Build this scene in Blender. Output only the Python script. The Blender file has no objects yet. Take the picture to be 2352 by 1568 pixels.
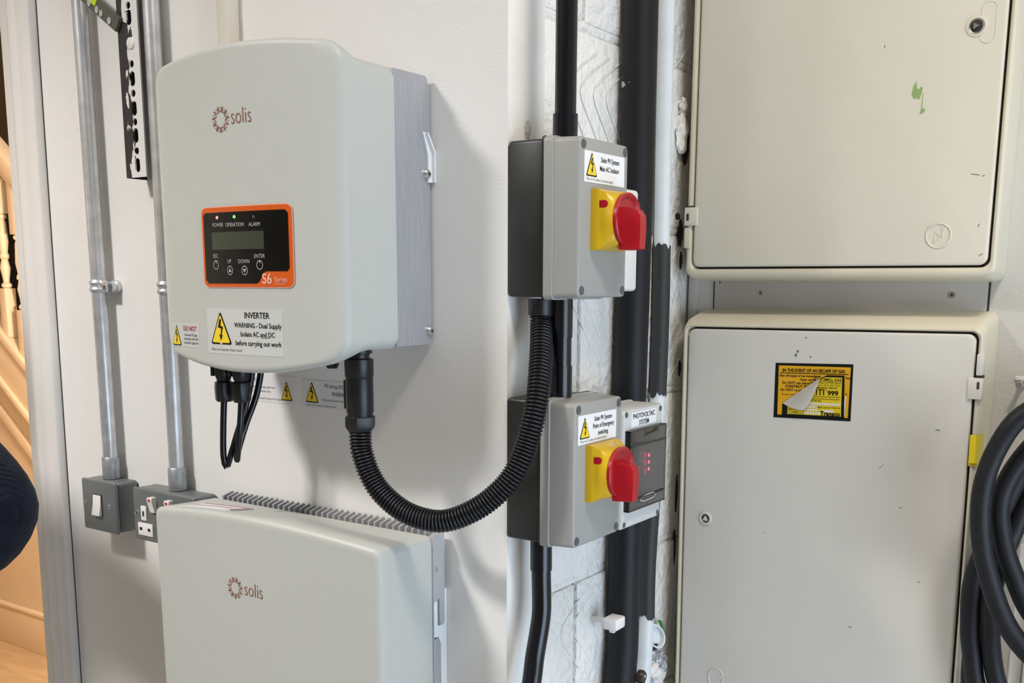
import bpy, bmesh, math, random
from mathutils import Vector, Matrix
random.seed(7)
S = bpy.context.scene
COL = S.collection
PI = math.pi

# ------------------------------------------------------------------ camera
F, PY, YAW, PITCH, ROLL = 2361.0, 1084.0, -0.602, 0.1815, 0.003
cp, sp = math.cos(PITCH), math.sin(PITCH)
fwd = Vector((math.sin(YAW) * cp, math.cos(YAW) * cp, -sp))
rgt = Vector((math.cos(YAW), -math.sin(YAW), 0))
dwn = fwd.cross(rgt)
cr, sr = math.cos(ROLL), math.sin(ROLL)
r2 = cr * rgt - sr * dwn
d2 = sr * rgt + cr * dwn
cam_d = bpy.data.cameras.new('camera')
cam = bpy.data.objects.new('camera', cam_d)
COL.objects.link(cam)
cam.matrix_world = Matrix(((r2.x, -d2.x, -fwd.x, 0), (r2.y, -d2.y, -fwd.y, -1.0), (r2.z, -d2.z, -fwd.z, 0), (0, 0, 0, 1)))
cam_d.sensor_width = 36
cam_d.lens = F / 2352 * 36
cam_d.shift_y = (PY - 784) / 2352
cam_d.clip_start = 0.02
S.camera = cam

# ------------------------------------------------------------------ world, light, exposure
S.view_settings.view_transform = 'Standard'
S.view_settings.look = 'None'
S.view_settings.gamma = 1
S.view_settings.use_curve_mapping = False
S.view_settings.exposure = 0.12
W = bpy.data.worlds.new('sky')
S.world = W
W.use_nodes = True
W.node_tree.nodes['Background'].inputs[0].default_value = (0.62, 0.78, 1.0, 1)
W.node_tree.nodes['Background'].inputs[1].default_value = 1.6
DAY = 27.0       # daylight through the half-open garage door
LAMP = 45.0     # garage ceiling globe
LAMP2 = 14.0
HALL = 300.0      # warm hall pendant
ld = bpy.data.lights.new('daylight', 'AREA')
ld.shape = 'RECTANGLE'; ld.size = 1.8; ld.size_y = 1.35; ld.energy = DAY; ld.color = (0.70, 0.84, 1.0)
lo = bpy.data.objects.new('daylight', ld); COL.objects.link(lo)
lo.location = (1.26, -0.50, -0.76)
lo.rotation_euler = Vector((-1, 0, 0)).to_track_quat('-Z', 'Z').to_euler()

# ------------------------------------------------------------------ materials
MATS = {}
def mat(name, col, rough=0.5, metal=0.0, spec=0.5, mottle=0.0, mscale=8.0, bump=0.0, bscale=200.0, bdetail=3.0,
        coat=0.0, aniso=None, emis=None, estr=0.0, col2=None, thresh=None):
    m = bpy.data.materials.new(name); m.use_nodes = True
    nt = m.node_tree; N = nt.nodes; L = nt.links
    b = N['Principled BSDF']
    c4 = (col[0], col[1], col[2], 1)
    b.inputs['Base Color'].default_value = c4
    b.inputs['Roughness'].default_value = rough
    b.inputs['Metallic'].default_value = metal
    b.inputs['Specular IOR Level'].default_value = spec
    if coat: b.inputs['Coat Weight'].default_value = coat; b.inputs['Coat Roughness'].default_value = 0.08
    tc = None
    def coords(sc=None):
        nonlocal tc
        if tc is None: tc = N.new('ShaderNodeTexCoord')
        if sc is None: return tc.outputs['Object']
        mp = N.new('ShaderNodeMapping'); mp.inputs['Scale'].default_value = sc
        L.new(tc.outputs['Object'], mp.inputs[0]); return mp.outputs[0]
    if mottle or col2:
        n = N.new('ShaderNodeTexNoise'); n.inputs['Scale'].default_value = mscale; n.inputs['Detail'].default_value = 5
        L.new(coords(aniso), n.inputs['Vector'])
        mx = N.new('ShaderNodeMix'); mx.data_type = 'RGBA'
        if col2 is None: col2 = tuple(max(0, c * (1 - mottle)) for c in col)
        mx.inputs[6].default_value = c4; mx.inputs[7].default_value = (*col2, 1)
        rp = N.new('ShaderNodeMapRange')
        lo_, hi_ = thresh if thresh else (0.35, 0.7)
        rp.inputs[1].default_value = lo_; rp.inputs[2].default_value = hi_
        L.new(n.outputs[0], rp.inputs[0]); L.new(rp.outputs[0], mx.inputs[0]); L.new(mx.outputs[2], b.inputs['Base Color'])
    if bump:
        n2 = N.new('ShaderNodeTexNoise'); n2.inputs['Scale'].default_value = bscale; n2.inputs['Detail'].default_value = bdetail
        L.new(coords(aniso), n2.inputs['Vector'])
        bp = N.new('ShaderNodeBump'); bp.inputs['Strength'].default_value = bump; bp.inputs['Distance'].default_value = 0.007 if bump > .9 else (0.004 if bump > .5 else 0.002)
        L.new(n2.outputs[0], bp.inputs['Height']); L.new(bp.outputs[0], b.inputs['Normal'])
    if emis:
        b.inputs['Emission Color'].default_value = (*emis, 1); b.inputs['Emission Strength'].default_value = estr
    MATS[name] = m
    return m
mat('wall_paint', (0.80, 0.785, 0.765), 0.42, mottle=0.035, mscale=3, bump=0.12, bscale=330)
mat('ceiling_paint', (0.86, 0.85, 0.83), 0.7)
mat('block_paint', (0.82, 0.80, 0.765), 0.5, mottle=0.08, mscale=14, bump=0.95, bscale=75, bdetail=8)
mat('plaster_edge', (0.83, 0.81, 0.77), 0.45, mottle=0.09, mscale=10, bump=0.55, bscale=45, bdetail=7)
mat('meter_wall_paint', (0.66, 0.63, 0.58), 0.55, mottle=0.10, mscale=9, bump=0.3, bscale=150)
mat('board_paint', (0.56, 0.52, 0.47), 0.5, mottle=0.08, mscale=12, bump=0.1, bscale=200)
mat('concrete', (0.34, 0.33, 0.31), 0.8, mottle=0.25, mscale=3, bump=0.4, bscale=60)
mat('rear_wall', (0.50, 0.46, 0.40), 0.8, mottle=0.1, mscale=3)
mat('inverter_white', (0.47, 0.48, 0.45), 0.46, bump=0.10, bscale=900)
mat('inverter_side', (0.47, 0.48, 0.45), 0.46, bump=0.10, bscale=900)
mat('brushed_aluminium', (0.46, 0.465, 0.50), 0.42, metal=0.55, mottle=0.14, mscale=60, aniso=(8, 8, 0.35), bump=0.06, bscale=300)
mat('cast_grey', (0.42, 0.425, 0.44), 0.5, metal=0.3)
mat('bracket_white', (0.72, 0.74, 0.76), 0.4)
mat('steel', (0.62, 0.62, 0.62), 0.25, metal=1.0)
mat('galvanised', (0.66, 0.68, 0.70), 0.33, metal=0.62, mottle=0.22, mscale=40, bump=0.05, bscale=90)
mat('galvanised_dull', (0.45, 0.47, 0.49), 0.42, metal=0.6, mottle=0.3, mscale=70, bump=0.1, bscale=120)
mat('metalclad_grey', (0.155, 0.165, 0.165), 0.40, metal=0.2, bump=0.08, bscale=500)
mat('switch_white', (0.82, 0.80, 0.78), 0.3)
mat('socket_dark', (0.02, 0.02, 0.02), 0.6)
mat('red_mark', (0.60, 0.03, 0.03), 0.4)
mat('black_plastic', (0.008, 0.008, 0.010), 0.36, spec=0.4, bump=0.05, bscale=400)
mat('black_back', (0.022, 0.022, 0.021), 0.36, mottle=0.5, mscale=18, bump=0.08, bscale=60)
mat('black_gloss', (0.004, 0.004, 0.007), 0.18)
mat('black_rubber', (0.012, 0.012, 0.015), 0.5, spec=0.32, mottle=0.35, mscale=60, bump=0.15, bscale=400)
mat('black_paint', (0.009, 0.009, 0.011), 0.5, spec=0.28, bump=0.2, bscale=70, col2=(0.62, 0.62, 0.66), mscale=26, thresh=(0.735, 0.75))
mat('black_wrap', (0.034, 0.034, 0.034), 0.5, spec=0.3, bump=0.3, bscale=90, col2=(0.6, 0.6, 0.62), mscale=34, thresh=(0.70, 0.72))
mat('isolator_grey', (0.315, 0.315, 0.30), 0.42, bump=0.06, bscale=600)
mat('isolator_cap', (0.085, 0.085, 0.088), 0.5)
mat('unit_grey', (0.56, 0.56, 0.545), 0.4, bump=0.05, bscale=600)
mat('box_white', (0.74, 0.72, 0.69), 0.35)
mat('switch_yellow', (0.64, 0.40, 0.010), 0.32)
mat('switch_red', (0.38, 0.004, 0.012), 0.30)
mat('label_white', (0.80, 0.79, 0.80), 0.3)
mat('label_clear', (0.535, 0.545, 0.53), 0.25)
mat('label_wall', (0.74, 0.73, 0.73), 0.3)
mat('print_black', (0.006, 0.006, 0.006), 0.45, spec=0.3)
mat('print_grey', (0.16, 0.16, 0.16), 0.4)
mat('print_red', (0.40, 0.02, 0.03), 0.4)
mat('print_yellow', (0.80, 0.58, 0.03), 0.35)
mat('logo_brown', (0.24, 0.075, 0.045), 0.4)
mat('panel_orange', (0.60, 0.095, 0.010), 0.25)
mat('panel_black', (0.002, 0.002, 0.002), 0.05, spec=0.4)
mat('panel_grey', (0.42, 0.42, 0.41), 0.35)
mat('panel_pink', (0.80, 0.38, 0.30), 0.35)
mat('lcd', (0.040, 0.050, 0.030), 0.12)
mat('led_red', (0.6, 0.1, 0.08), 0.3, emis=(1, 0.25, 0.2), estr=1.6)
mat('led_green', (0.1, 0.6, 0.1), 0.3, emis=(0.2, 1, 0.15), estr=1.3)
mat('led_off', (0.05, 0.05, 0.05), 0.3)
mat('led_digit', (0.5, 0.02, 0.05), 0.3, emis=(1, 0.02, 0.10), estr=1.6)
mat('led_dot', (0.5, 0.02, 0.05), 0.3, emis=(1, 0.06, 0.16), estr=5.0)
mat('meter_door', (0.74, 0.69, 0.58), 0.22, mottle=0.06, mscale=4, bump=0.03, bscale=300)
mat('gas_door', (0.70, 0.675, 0.62), 0.26, mottle=0.05, mscale=4, bump=0.03, bscale=300)
mat('meter_frame', (0.70, 0.645, 0.505), 0.35, mottle=0.10, mscale=8, bump=0.05, bscale=200)
mat('gap_dark', (0.035, 0.030, 0.026), 0.8)
mat('green_paint', (0.28, 0.42, 0.14), 0.5)
mat('sticker_orange', (0.78, 0.40, 0.012), 0.3)
mat('sticker_yellow', (0.80, 0.58, 0.02), 0.3)
mat('peel_paper', (0.58, 0.55, 0.50), 0.5, mottle=0.12, mscale=60)
mat('tape_yellow', (0.80, 0.62, 0.02), 0.3)
mat('door_trim_paint', (0.74, 0.71, 0.68), 0.35, mottle=0.03, mscale=5)
mat('strip_paint', (0.72, 0.68, 0.60), 0.5)
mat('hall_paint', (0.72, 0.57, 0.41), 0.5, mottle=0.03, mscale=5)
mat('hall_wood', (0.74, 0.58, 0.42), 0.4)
mat('hall_shade', (0.10, 0.070, 0.040), 0.6, mottle=0.2, mscale=5)  # dark brown wall with the unlit stairwell's shade put into its colour
mat('stair_shade', (0.016, 0.013, 0.008), 0.8)  # near-black: stairwell shade painted into the treads, risers and back sheet
mat('oak', (0.62, 0.43, 0.25), 0.35, mottle=0.25, mscale=6, aniso=(1, 6, 1), bump=0.05, bscale=60)
mat('plaster_lump', (0.78, 0.76, 0.72), 0.7, bump=0.8, bscale=90, bdetail=6)
mat('cavity', (0.03, 0.02, 0.015), 0.9)
mat('white_pipe', (0.72, 0.75, 0.76), 0.35, mottle=0.08, mscale=30)
mat('green_pipe', (0.05, 0.22, 0.05), 0.5)
mat('foil', (0.70, 0.71, 0.74), 0.35, metal=0.4, mottle=0.75, mscale=120, bump=0.9, bscale=120, bdetail=6)
mat('brown_plastic', (0.035, 0.022, 0.016), 0.35)
mat('level_yellow', (0.50, 0.60, 0.02), 0.35)
mat('level_grey', (0.10, 0.105, 0.085), 0.4, metal=0.3)
mat('skin', (0.62, 0.37, 0.27), 0.5)
mat('hair', (0.05, 0.03, 0.02), 0.6)
mat('denim', (0.035, 0.045, 0.08), 0.8)
mat('shoe', (0.02, 0.02, 0.02), 0.5)
mat('lamp_glass', (0.9, 0.88, 0.82), 0.4, emis=(1.0, 0.95, 0.89), estr=2.0)
mat('lamp_glass_hall', (0.9, 0.8, 0.6), 0.4, emis=(1.0, 0.85, 0.64), estr=HALL)
mat('shutter_paint', (0.45, 0.45, 0.44), 0.5)
def nodes_of(name):
    m = MATS[name]; return m, m.node_tree.nodes, m.node_tree.links
# knit: ribs running down the sleeve
m = mat('navy_knit', (0.008, 0.011, 0.022), 0.95, spec=0.15, mottle=0.5, mscale=60)
m_, N, L = nodes_of('navy_knit')
tc = N.new('ShaderNodeTexCoord'); wv = N.new('ShaderNodeTexWave'); wv.inputs['Scale'].default_value = 75; wv.inputs['Distortion'].default_value = 1.2
wv.bands_direction = 'X'; wv.inputs['Detail'].default_value = 3
bp = N.new('ShaderNodeBump'); bp.inputs['Strength'].default_value = 0.35; bp.inputs['Distance'].default_value = 0.002
L.new(tc.outputs['Object'], wv.inputs['Vector']); L.new(wv.outputs[1], bp.inputs['Height']); L.new(bp.outputs[0], N['Principled BSDF'].inputs['Normal'])
N['Principled BSDF'].inputs['Sheen Weight'].default_value = 0.04
# slotted steel: white paint scuffed over black along one side
m = mat('painted_channel', (0.72, 0.71, 0.70), 0.4)
m_, N, L = nodes_of('painted_channel')
tc = N.new('ShaderNodeTexCoord'); sx = N.new('ShaderNodeSeparateXYZ'); no = N.new('ShaderNodeTexNoise')
mp = N.new('ShaderNodeMapping'); mp.inputs['Scale'].default_value = (60, 60, 22)
no.inputs['Scale'].default_value = 1.0; no.inputs['Detail'].default_value = 6
L.new(tc.outputs['Object'], mp.inputs[0]); L.new(mp.outputs[0], no.inputs['Vector']); L.new(tc.outputs['Object'], sx.inputs[0])
ma = N.new('ShaderNodeMath'); ma.operation = 'MULTIPLY_ADD'; ma.inputs[1].default_value = 0.085
L.new(no.outputs[0], ma.inputs[0]); L.new(sx.outputs[0], ma.inputs[2])
gt = N.new('ShaderNodeMath'); gt.operation = 'GREATER_THAN'; gt.inputs[1].default_value = -1.2905
L.new(ma.outputs[0], gt.inputs[0])
mx = N.new('ShaderNodeMix'); mx.data_type = 'RGBA'; mx.inputs[6].default_value = (0.02, 0.02, 0.022, 1); mx.inputs[7].default_value = (0.70, 0.69, 0.68, 1)
L.new(gt.outputs[0], mx.inputs[0]); L.new(mx.outputs[2], N['Principled BSDF'].inputs['Base Color'])
# smoked window
m = bpy.data.materials.new('smoked_window'); m.use_nodes = True; MATS['smoked_window'] = m
N = m.node_tree.nodes; L = m.node_tree.links; N.clear()
o_ = N.new('ShaderNodeOutputMaterial'); tr = N.new('ShaderNodeBsdfTransparent'); tr.inputs[0].default_value = (0.74, 0.74, 0.75, 1)
gl = N.new('ShaderNodeBsdfGlossy'); gl.inputs['Roughness'].default_value = 0.06; gl.inputs[0].default_value = (1, 1, 1, 1)
fr = N.new('ShaderNodeLayerWeight'); fr.inputs[0].default_value = 0.12; ms = N.new('ShaderNodeMixShader')
L.new(fr.outputs[1], ms.inputs[0]); L.new(tr.outputs[0], ms.inputs[1]); L.new(gl.outputs[0], ms.inputs[2]); L.new(ms.outputs[0], o_.inputs[0])

# ------------------------------------------------------------------ builders
class MB:
    def __init__(s): s.v = []; s.f = []
    def add(s, vs, fs):
        n = len(s.v); s.v += [tuple(v) for v in vs]; s.f += [tuple(i + n for i in f) for f in fs]; return s
    def box(s, a, b, bev=0.0, seg=2):
        (x0, y0, z0), (x1, y1, z1) = a, b
        if x0 > x1: x0, x1 = x1, x0
        if y0 > y1: y0, y1 = y1, y0
        if z0 > z1: z0, z1 = z1, z0
        if bev <= 0:
            return s.add([(x0, y0, z0), (x1, y0, z0), (x1, y1, z0), (x0, y1, z0), (x0, y0, z1), (x1, y0, z1), (x1, y1, z1), (x0, y1, z1)],
                         [(0, 3, 2, 1), (4, 5, 6, 7), (0, 1, 5, 4), (1, 2, 6, 5), (2, 3, 7, 6), (3, 0, 4, 7)])
        bm = bmesh.new(); bmesh.ops.create_cube(bm, size=1)
        for v in bm.verts:
            v.co = Vector(((x0 + x1) / 2 + v.co.x * (x1 - x0), (y0 + y1) / 2 + v.co.y * (y1 - y0), (z0 + z1) / 2 + v.co.z * (z1 - z0)))
        bmesh.ops.bevel(bm, geom=list(bm.edges), offset=bev, segments=seg, profile=0.5, affect='EDGES', clamp_overlap=True)
        bm.verts.index_update()
        s.add([v.co for v in bm.verts], [[v.index for v in f.verts] for f in bm.faces]); bm.free(); return s
    def rings(s, rs, closed=True, cap0=True, cap1=True):
        n = len(rs[0]); b = len(s.v)
        for r in rs: s.v += [tuple(p) for p in r]
        for i in range(len(rs) - 1):
            for j in range(n if closed else n - 1):
                k = (j + 1) % n
                s.f.append((b + i * n + j, b + i * n + k, b + (i + 1) * n + k, b + (i + 1) * n + j))
        if cap0: s.f.append(tuple(b + j for j in range(n))[::-1])
        if cap1: s.f.append(tuple(b + (len(rs) - 1) * n + j for j in range(n)))
        return s
    def lathe(s, base, axis, prof, n=24, cap=True, half=False):
        ax = Vector(axis).normalized(); u = ax.orthogonal().normalized(); w = ax.cross(u)
        rs = []
        for (r, h) in prof:
            c = Vector(base) + ax * h
            rs.append([c + (u * math.cos(2 * PI * k / n) + w * math.sin(2 * PI * k / n)) * max(r, 1e-5) for k in range(n)])
        return s.rings(rs, True, cap, cap)
    def cyl(s, a, b, r, n=24, r1=None):
        a = Vector(a); b = Vector(b)
        return s.lathe(a, b - a, [(r, 0), (r if r1 is None else r1, (b - a).length)], n)
    def tube(s, pts, r, n=16, rf=None, cap=True, closed=False):
        P = [Vector(p) for p in pts]; m = len(P)
        T = []
        for i in range(m):
            a = P[(i - 1) % m] if (closed or i) else P[0]; b = P[(i + 1) % m] if (closed or i < m - 1) else P[-1]
            T.append((b - a).normalized())
        u = T[0].orthogonal().normalized(); rs = []
        for i in range(m):
            u = (u - T[i] * u.dot(T[i])).normalized(); w = T[i].cross(u)
            rr = rf(i) if rf else r
            rs.append([P[i] + (u * math.cos(2 * PI * k / n) + w * math.sin(2 * PI * k / n)) * rr for k in range(n)])
        if closed:
            rs.append(rs[0]); return s.rings(rs, True, False, False)
        return s.rings(rs, True, cap, cap)
    def prism(s, poly, fn, h0, h1):
        n = len(poly)
        s.rings([[fn(u, v, h0) for u, v in poly], [fn(u, v, h1) for u, v in poly]]); return s
def spline(pts, step=0.004, closed=False):
    P = [Vector(p) for p in pts]; n = len(P); out = []
    for i in range(n if closed else n - 1):
        if closed: p0, p1, p2, p3 = P[(i - 1) % n], P[i], P[(i + 1) % n], P[(i + 2) % n]
        else: p0, p1, p2, p3 = P[max(i - 1, 0)], P[i], P[i + 1], P[min(i + 2, n - 1)]
        k = max(2, int((p2 - p1).length / step))
        for j in range(k):
            t = j / k
            out.append(0.5 * ((2 * p1) + (p2 - p0) * t + (2 * p0 - 5 * p1 + 4 * p2 - p3) * t * t + (3 * p1 - p0 - 3 * p2 + p3) * t ** 3))
    if not closed: out.append(P[-1])
    return out
def obj(name, mb, material, parent=None, smooth=35, fixn=True):
    me = bpy.data.meshes.new(name)
    me.from_pydata(mb.v, [], mb.f); me.validate(); me.update()
    if fixn:
        bm = bmesh.new(); bm.from_mesh(me); bmesh.ops.recalc_face_normals(bm, faces=list(bm.faces)); bm.to_mesh(me); bm.free()
    if smooth:
        me.polygons.foreach_set('use_smooth', [True] * len(me.polygons)); me.set_sharp_from_angle(angle=math.radians(smooth))
    me.materials.append(MATS[material] if isinstance(material, str) else material)
    o = bpy.data.objects.new(name, me); COL.objects.link(o)
    if parent is not None: attach(o, parent)
    return o
def attach(o, parent):
    o.parent = parent
    p = parent; mtx = Matrix.Identity(4)
    chain = []
    while p is not None: chain.append(p); p = p.parent
    for q in reversed(chain): mtx = mtx @ q.matrix_parent_inverse @ q.matrix_basis
    o.matrix_parent_inverse = mtx.inverted()
def tag(o, label, cat, group=None):
    o['label'] = label; o['category'] = cat
    if group: o['group'] = group
    return o
def thing(name, label, cat, loc=(0, 0, 0), group=None):
    o = bpy.data.objects.new(name, None); COL.objects.link(o); o.location = loc; o.empty_display_size = 0.05
    return tag(o, label, cat, group)
def struct(name, mb, m, parent=None, **k):
    o = obj(name, mb, m, parent, **k); o['kind'] = 'structure'; return o
# ---- flat print: text and strokes mapped onto a surface by fn(u, v, height)
_tc = {}
def text_geo(s, size, bold=0.0, sx=1.0, align='LEFT'):
    key = (s, size, bold, sx, align)
    if key in _tc: return _tc[key]
    cu = bpy.data.curves.new('t', 'FONT'); cu.body = s; cu.size = size; cu.align_x = align; cu.offset = bold * size; cu.resolution_u = 3
    o = bpy.data.objects.new('t', cu); COL.objects.link(o)
    dg = bpy.context.evaluated_depsgraph_get(); dg.update()
    me = bpy.data.meshes.new_from_object(o.evaluated_get(dg))
    vs = [(v.co.x * sx, v.co.y) for v in me.vertices]; fs = [tuple(p.vertices) for p in me.polygons]
    bpy.data.objects.remove(o); bpy.data.curves.remove(cu); bpy.data.meshes.remove(me)
    _tc[key] = (vs, fs); return vs, fs
def put_text(mb, fn, s, size, u, v, h=0.0006, bold=0.0, sx=1.0, align='CENTER', skew=0.0):
    vs, fs = text_geo(s, size, bold, sx, align)
    mb.add([fn(u + a, v + b + skew * a, h) for a, b in vs], fs)
def poly_patch(mb, fn, pts, h=0.0004):
    mb.add([fn(u, v, h) for u, v in pts], [tuple(range(len(pts)))])
def ribbon(mb, fn, pts, w, h=0.0006, closed=False):
    n = len(pts); A = []; B = []
    for i in range(n):
        p = Vector((*pts[i], 0)); a = Vector((*pts[(i - 1) % n if closed else max(i - 1, 0)], 0)); b = Vector((*pts[(i + 1) % n if closed else min(i + 1, n - 1)], 0))
        t = (b - a); t = t.normalized() if t.length > 1e-9 else Vector((1, 0, 0))
        nn = Vector((-t.y, t.x, 0)) * w / 2
        A.append(p + nn); B.append(p - nn)
    k = n if closed else n - 1
    vs = [fn(q.x, q.y, h) for q in A] + [fn(q.x, q.y, h) for q in B]
    mb.add(vs, [(i, (i + 1) % n, n + (i + 1) % n, n + i) for i in range(k)])
def rrect(w, h, r, n=5, cx=0, cy=0):
    pts = []
    for (sx, sy, a0) in ((1, 1, 0), (-1, 1, 90), (-1, -1, 180), (1, -1, 270)):
        for k in range(n + 1):
            a = math.radians(a0 + 90 * k / n)
            pts.append((cx + sx * (w / 2 - r) + r * math.cos(a), cy + sy * (h / 2 - r) + r * math.sin(a)))
    return pts
def circ(r, n=20, cx=0, cy=0, ry=None):
    return [(cx + r * math.cos(2 * PI * k / n), cy + (ry or r) * math.sin(2 * PI * k / n)) for k in range(n)]
def grid_patch(mb, fn, u0, v0, u1, v1, nu=10, nv=4, h=0.0003):
    vs = [fn(u0 + (u1 - u0) * i / nu, v0 + (v1 - v0) * j / nv, h) for j in range(nv + 1) for i in range(nu + 1)]
    mb.add(vs, [(j * (nu + 1) + i, j * (nu + 1) + i + 1, (j + 1) * (nu + 1) + i + 1, (j + 1) * (nu + 1) + i) for j in range(nv) for i in range(nu)])
def slab(mb, fn, u0, v0, u1, v1, h0, h1, nu=8, nv=2):
    # thin sticker with real thickness following fn
    a = [(u0 + (u1 - u0) * i / nu, v0) for i in range(nu + 1)] + [(u1, v0 + (v1 - v0) * j / nv) for j in range(1, nv + 1)] \
        + [(u1 + (u0 - u1) * i / nu, v1) for i in range(1, nu + 1)] + [(u0, v1 + (v0 - v1) * j / nv) for j in range(1, nv)]
    grid_patch(mb, fn, u0, v0, u1, v1, nu, nv, h1)
    mb.rings([[fn(u, v, h0) for u, v in a], [fn(u, v, h1) for u, v in a]], True, False, False)
def warning_triangle(parent, fn, cx, cy, w, h, hh=0.0005):
    tri = lambda k: [(cx - w / 2 * k, cy - h / 2 * k - h * 0.02 * (1 - k)), (cx + w / 2 * k, cy - h / 2 * k - h * 0.02 * (1 - k)), (cx, cy + h / 2 * k - h * .10 * (1 - k) * 0)]
    def rnd(pts, r):
        out = []
        for i in range(3):
            p = Vector(pts[i]); a = Vector(pts[i - 1]); b = Vector(pts[(i + 1) % 3])
            for t in (0.0, 0.5, 1.0):
                q = (p + (a - p).normalized() * r) * (1 - t) + (p + (b - p).normalized() * r) * t
                q = q * 0.7 + p * 0.3 if t == 0.5 else q
                out.append((q.x, q.y))
        return out
    b = MB(); poly_patch(b, fn, rnd(tri(1.0), w * .06), hh)
    t_in = [(cx - w * .43, cy - h * .45), (cx + w * .43, cy - h * .45), (cx, cy + h * .42)]
    y = MB(); poly_patch(y, fn, rnd(t_in, w * .05), hh + .0003)
    k = MB()
    P = lambda pts: [(cx + a * w, cy + c * h) for a, c in pts]
    for q in ([(-.03, .28), (.035, .26), (-.02, .03), (-.115, .0)], [(-.115, .0), (-.09, .045), (.10, .02), (.10, -.035)],
              [(.10, .02), (.035, -.02), (.0, -.24), (.035, -.24)], [(-.045, -.22), (.075, -.22), (.01, -.37)]):
        poly_patch(k, fn, P(q), hh + .0006)
    s = obj('warning_triangle', b, 'print_black', parent, smooth=0, fixn=False)
    obj('yellow_field', y, 'print_yellow', s, smooth=0, fixn=False) if parent.parent is None else obj('yellow_field', y, 'print_yellow', parent, smooth=0, fixn=False)
    obj('lightning_bolt', k, 'print_black', s, smooth=0, fixn=False) if parent.parent is None else obj('lightning_bolt', k, 'print_black', parent, smooth=0, fixn=False)
def planeY(x0, y0, z0): return lambda u, v, h: (x0 + u, y0 - h, z0 + v)
def planeX(x0, y0, z0): return lambda u, v, h: (x0 + h, y0 + u, z0 + v)

FL, CE = -1.45, 1.25     # floor, ceiling
XC = -0.694             # outer corner of the inverter wall
YM = 0.5                # meter wall
# ================================================================== the setting
struct('floor', MB().box((-3.3, -4.6, FL - .1), (1.40, .62, FL)), 'concrete')
struct('ceiling', MB().box((-3.3, -4.6, CE), (1.40, .62, CE + .1)), 'ceiling_paint')
w = MB()
w.box((-1.69, 0, FL), (-.72, .12, CE)).box((-.72, 0, FL), (-.6945, .07, CE)).box((-3.3, 0, FL), (-2.52, .12, CE)).box((-2.52, 0, .56), (-1.69, .12, CE))
struct('wall_left', w, 'wall_paint', smooth=0)
wm = struct('wall_middle', MB().box((-.85, .1201, FL), (-.704, .62, CE)), 'gap_dark', smooth=0)
o = obj('plaster_edge', MB().box((-.71, .0012, FL), (XC, .078, CE), .003), 'plaster_edge', wm)
struct('wall_right', MB().box((-.704, YM, FL), (1.40, .62, CE)), 'meter_wall_paint', smooth=0)
struct('wall_rear', MB().box((-3.3, -4.7, FL), (1.40, -4.6, CE)), 'rear_wall', smooth=0)
struct('wall_far_left', MB().box((-3.4, -4.6, FL), (-3.3, 0, CE)), 'rear_wall', smooth=0)
w = MB().box((1.30, .42, FL), (1.40, .5, CE)).box((1.30, -4.6, FL), (1.40, -1.42, CE)).box((1.30, -1.42, .72), (1.40, .42, CE))
struct('wall_far_right', w, 'rear_wall', smooth=0)
# rolled garage shutter, half open
sh = struct('door_1', MB().box((1.34, -1.42, -.08), (1.36, .42, .72)), 'shutter_paint')
for k in range(8): obj('slat', MB().box((1.325, -1.42, -.08 + k * .1), (1.34, .42, .01 + k * .1), .006), 'shutter_paint', sh)
# block courses of the return wall
JZ = [.31 - .238 * k for k in range(-3, 9)]
for i, zt in enumerate(JZ[:-1]):
    zb = max(JZ[i + 1] + .0095, FL); zt = min(zt, CE)
    if zt - zb < .02: continue
    ys = [.0785, .172, .4995] if i % 2 == 0 else [.0785, .39, .4995]
    for a, b_ in zip(ys[:-1], ys[1:]):
        obj('block', MB().box((-.76, a + .002, zb), (-.697 + random.uniform(-.001, .001), b_ - .002, zt), .006, 2), 'block_paint', wm)
# chevron key marks raised on the block face
for zc in (.235, .0, -.235, -.47):
    for k in range(5):
        y0 = .13 + k * .033
        pts = [(-.6965, y0 + .075, zc + .055), (-.6965, y0 + .03, zc + .03), (-.6965, y0, zc + .002), (-.6965, y0 + .035, zc - .042), (-.6965, y0 + .07, zc - .085)]
        if y0 > .2 and k > 3: continue
        obj('key_mark', MB().tube(spline(pts, .012), .0008, 5), 'block_paint', wm)
for zc in (.30, .02, -.06, -.16):
    pts = [(-.6962, .41, zc), (-.6962, .44, zc + .018), (-.6962, .47, zc + .045)]
    obj('key_mark', MB().tube(spline(pts, .012), .0008, 5), 'block_paint', wm)
# mortar smear lines between courses
for zt in JZ[2:9]:
    m_ = MB()
    ys = [.08 + .42 * k / 24 for k in range(25)]
    rs = []
    for y in ys:
        j = random.uniform(-.0012, .0012)
        rs.append([(-.701, y, zt + .013 + j), (-.699, y, zt + .007 + j), (-.7005, y, zt + .001 + j), (-.704, y, zt - .002)])
    m_.rings(rs, False, False, False)
    obj('mortar_joint', m_, 'block_paint', wm)
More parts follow.
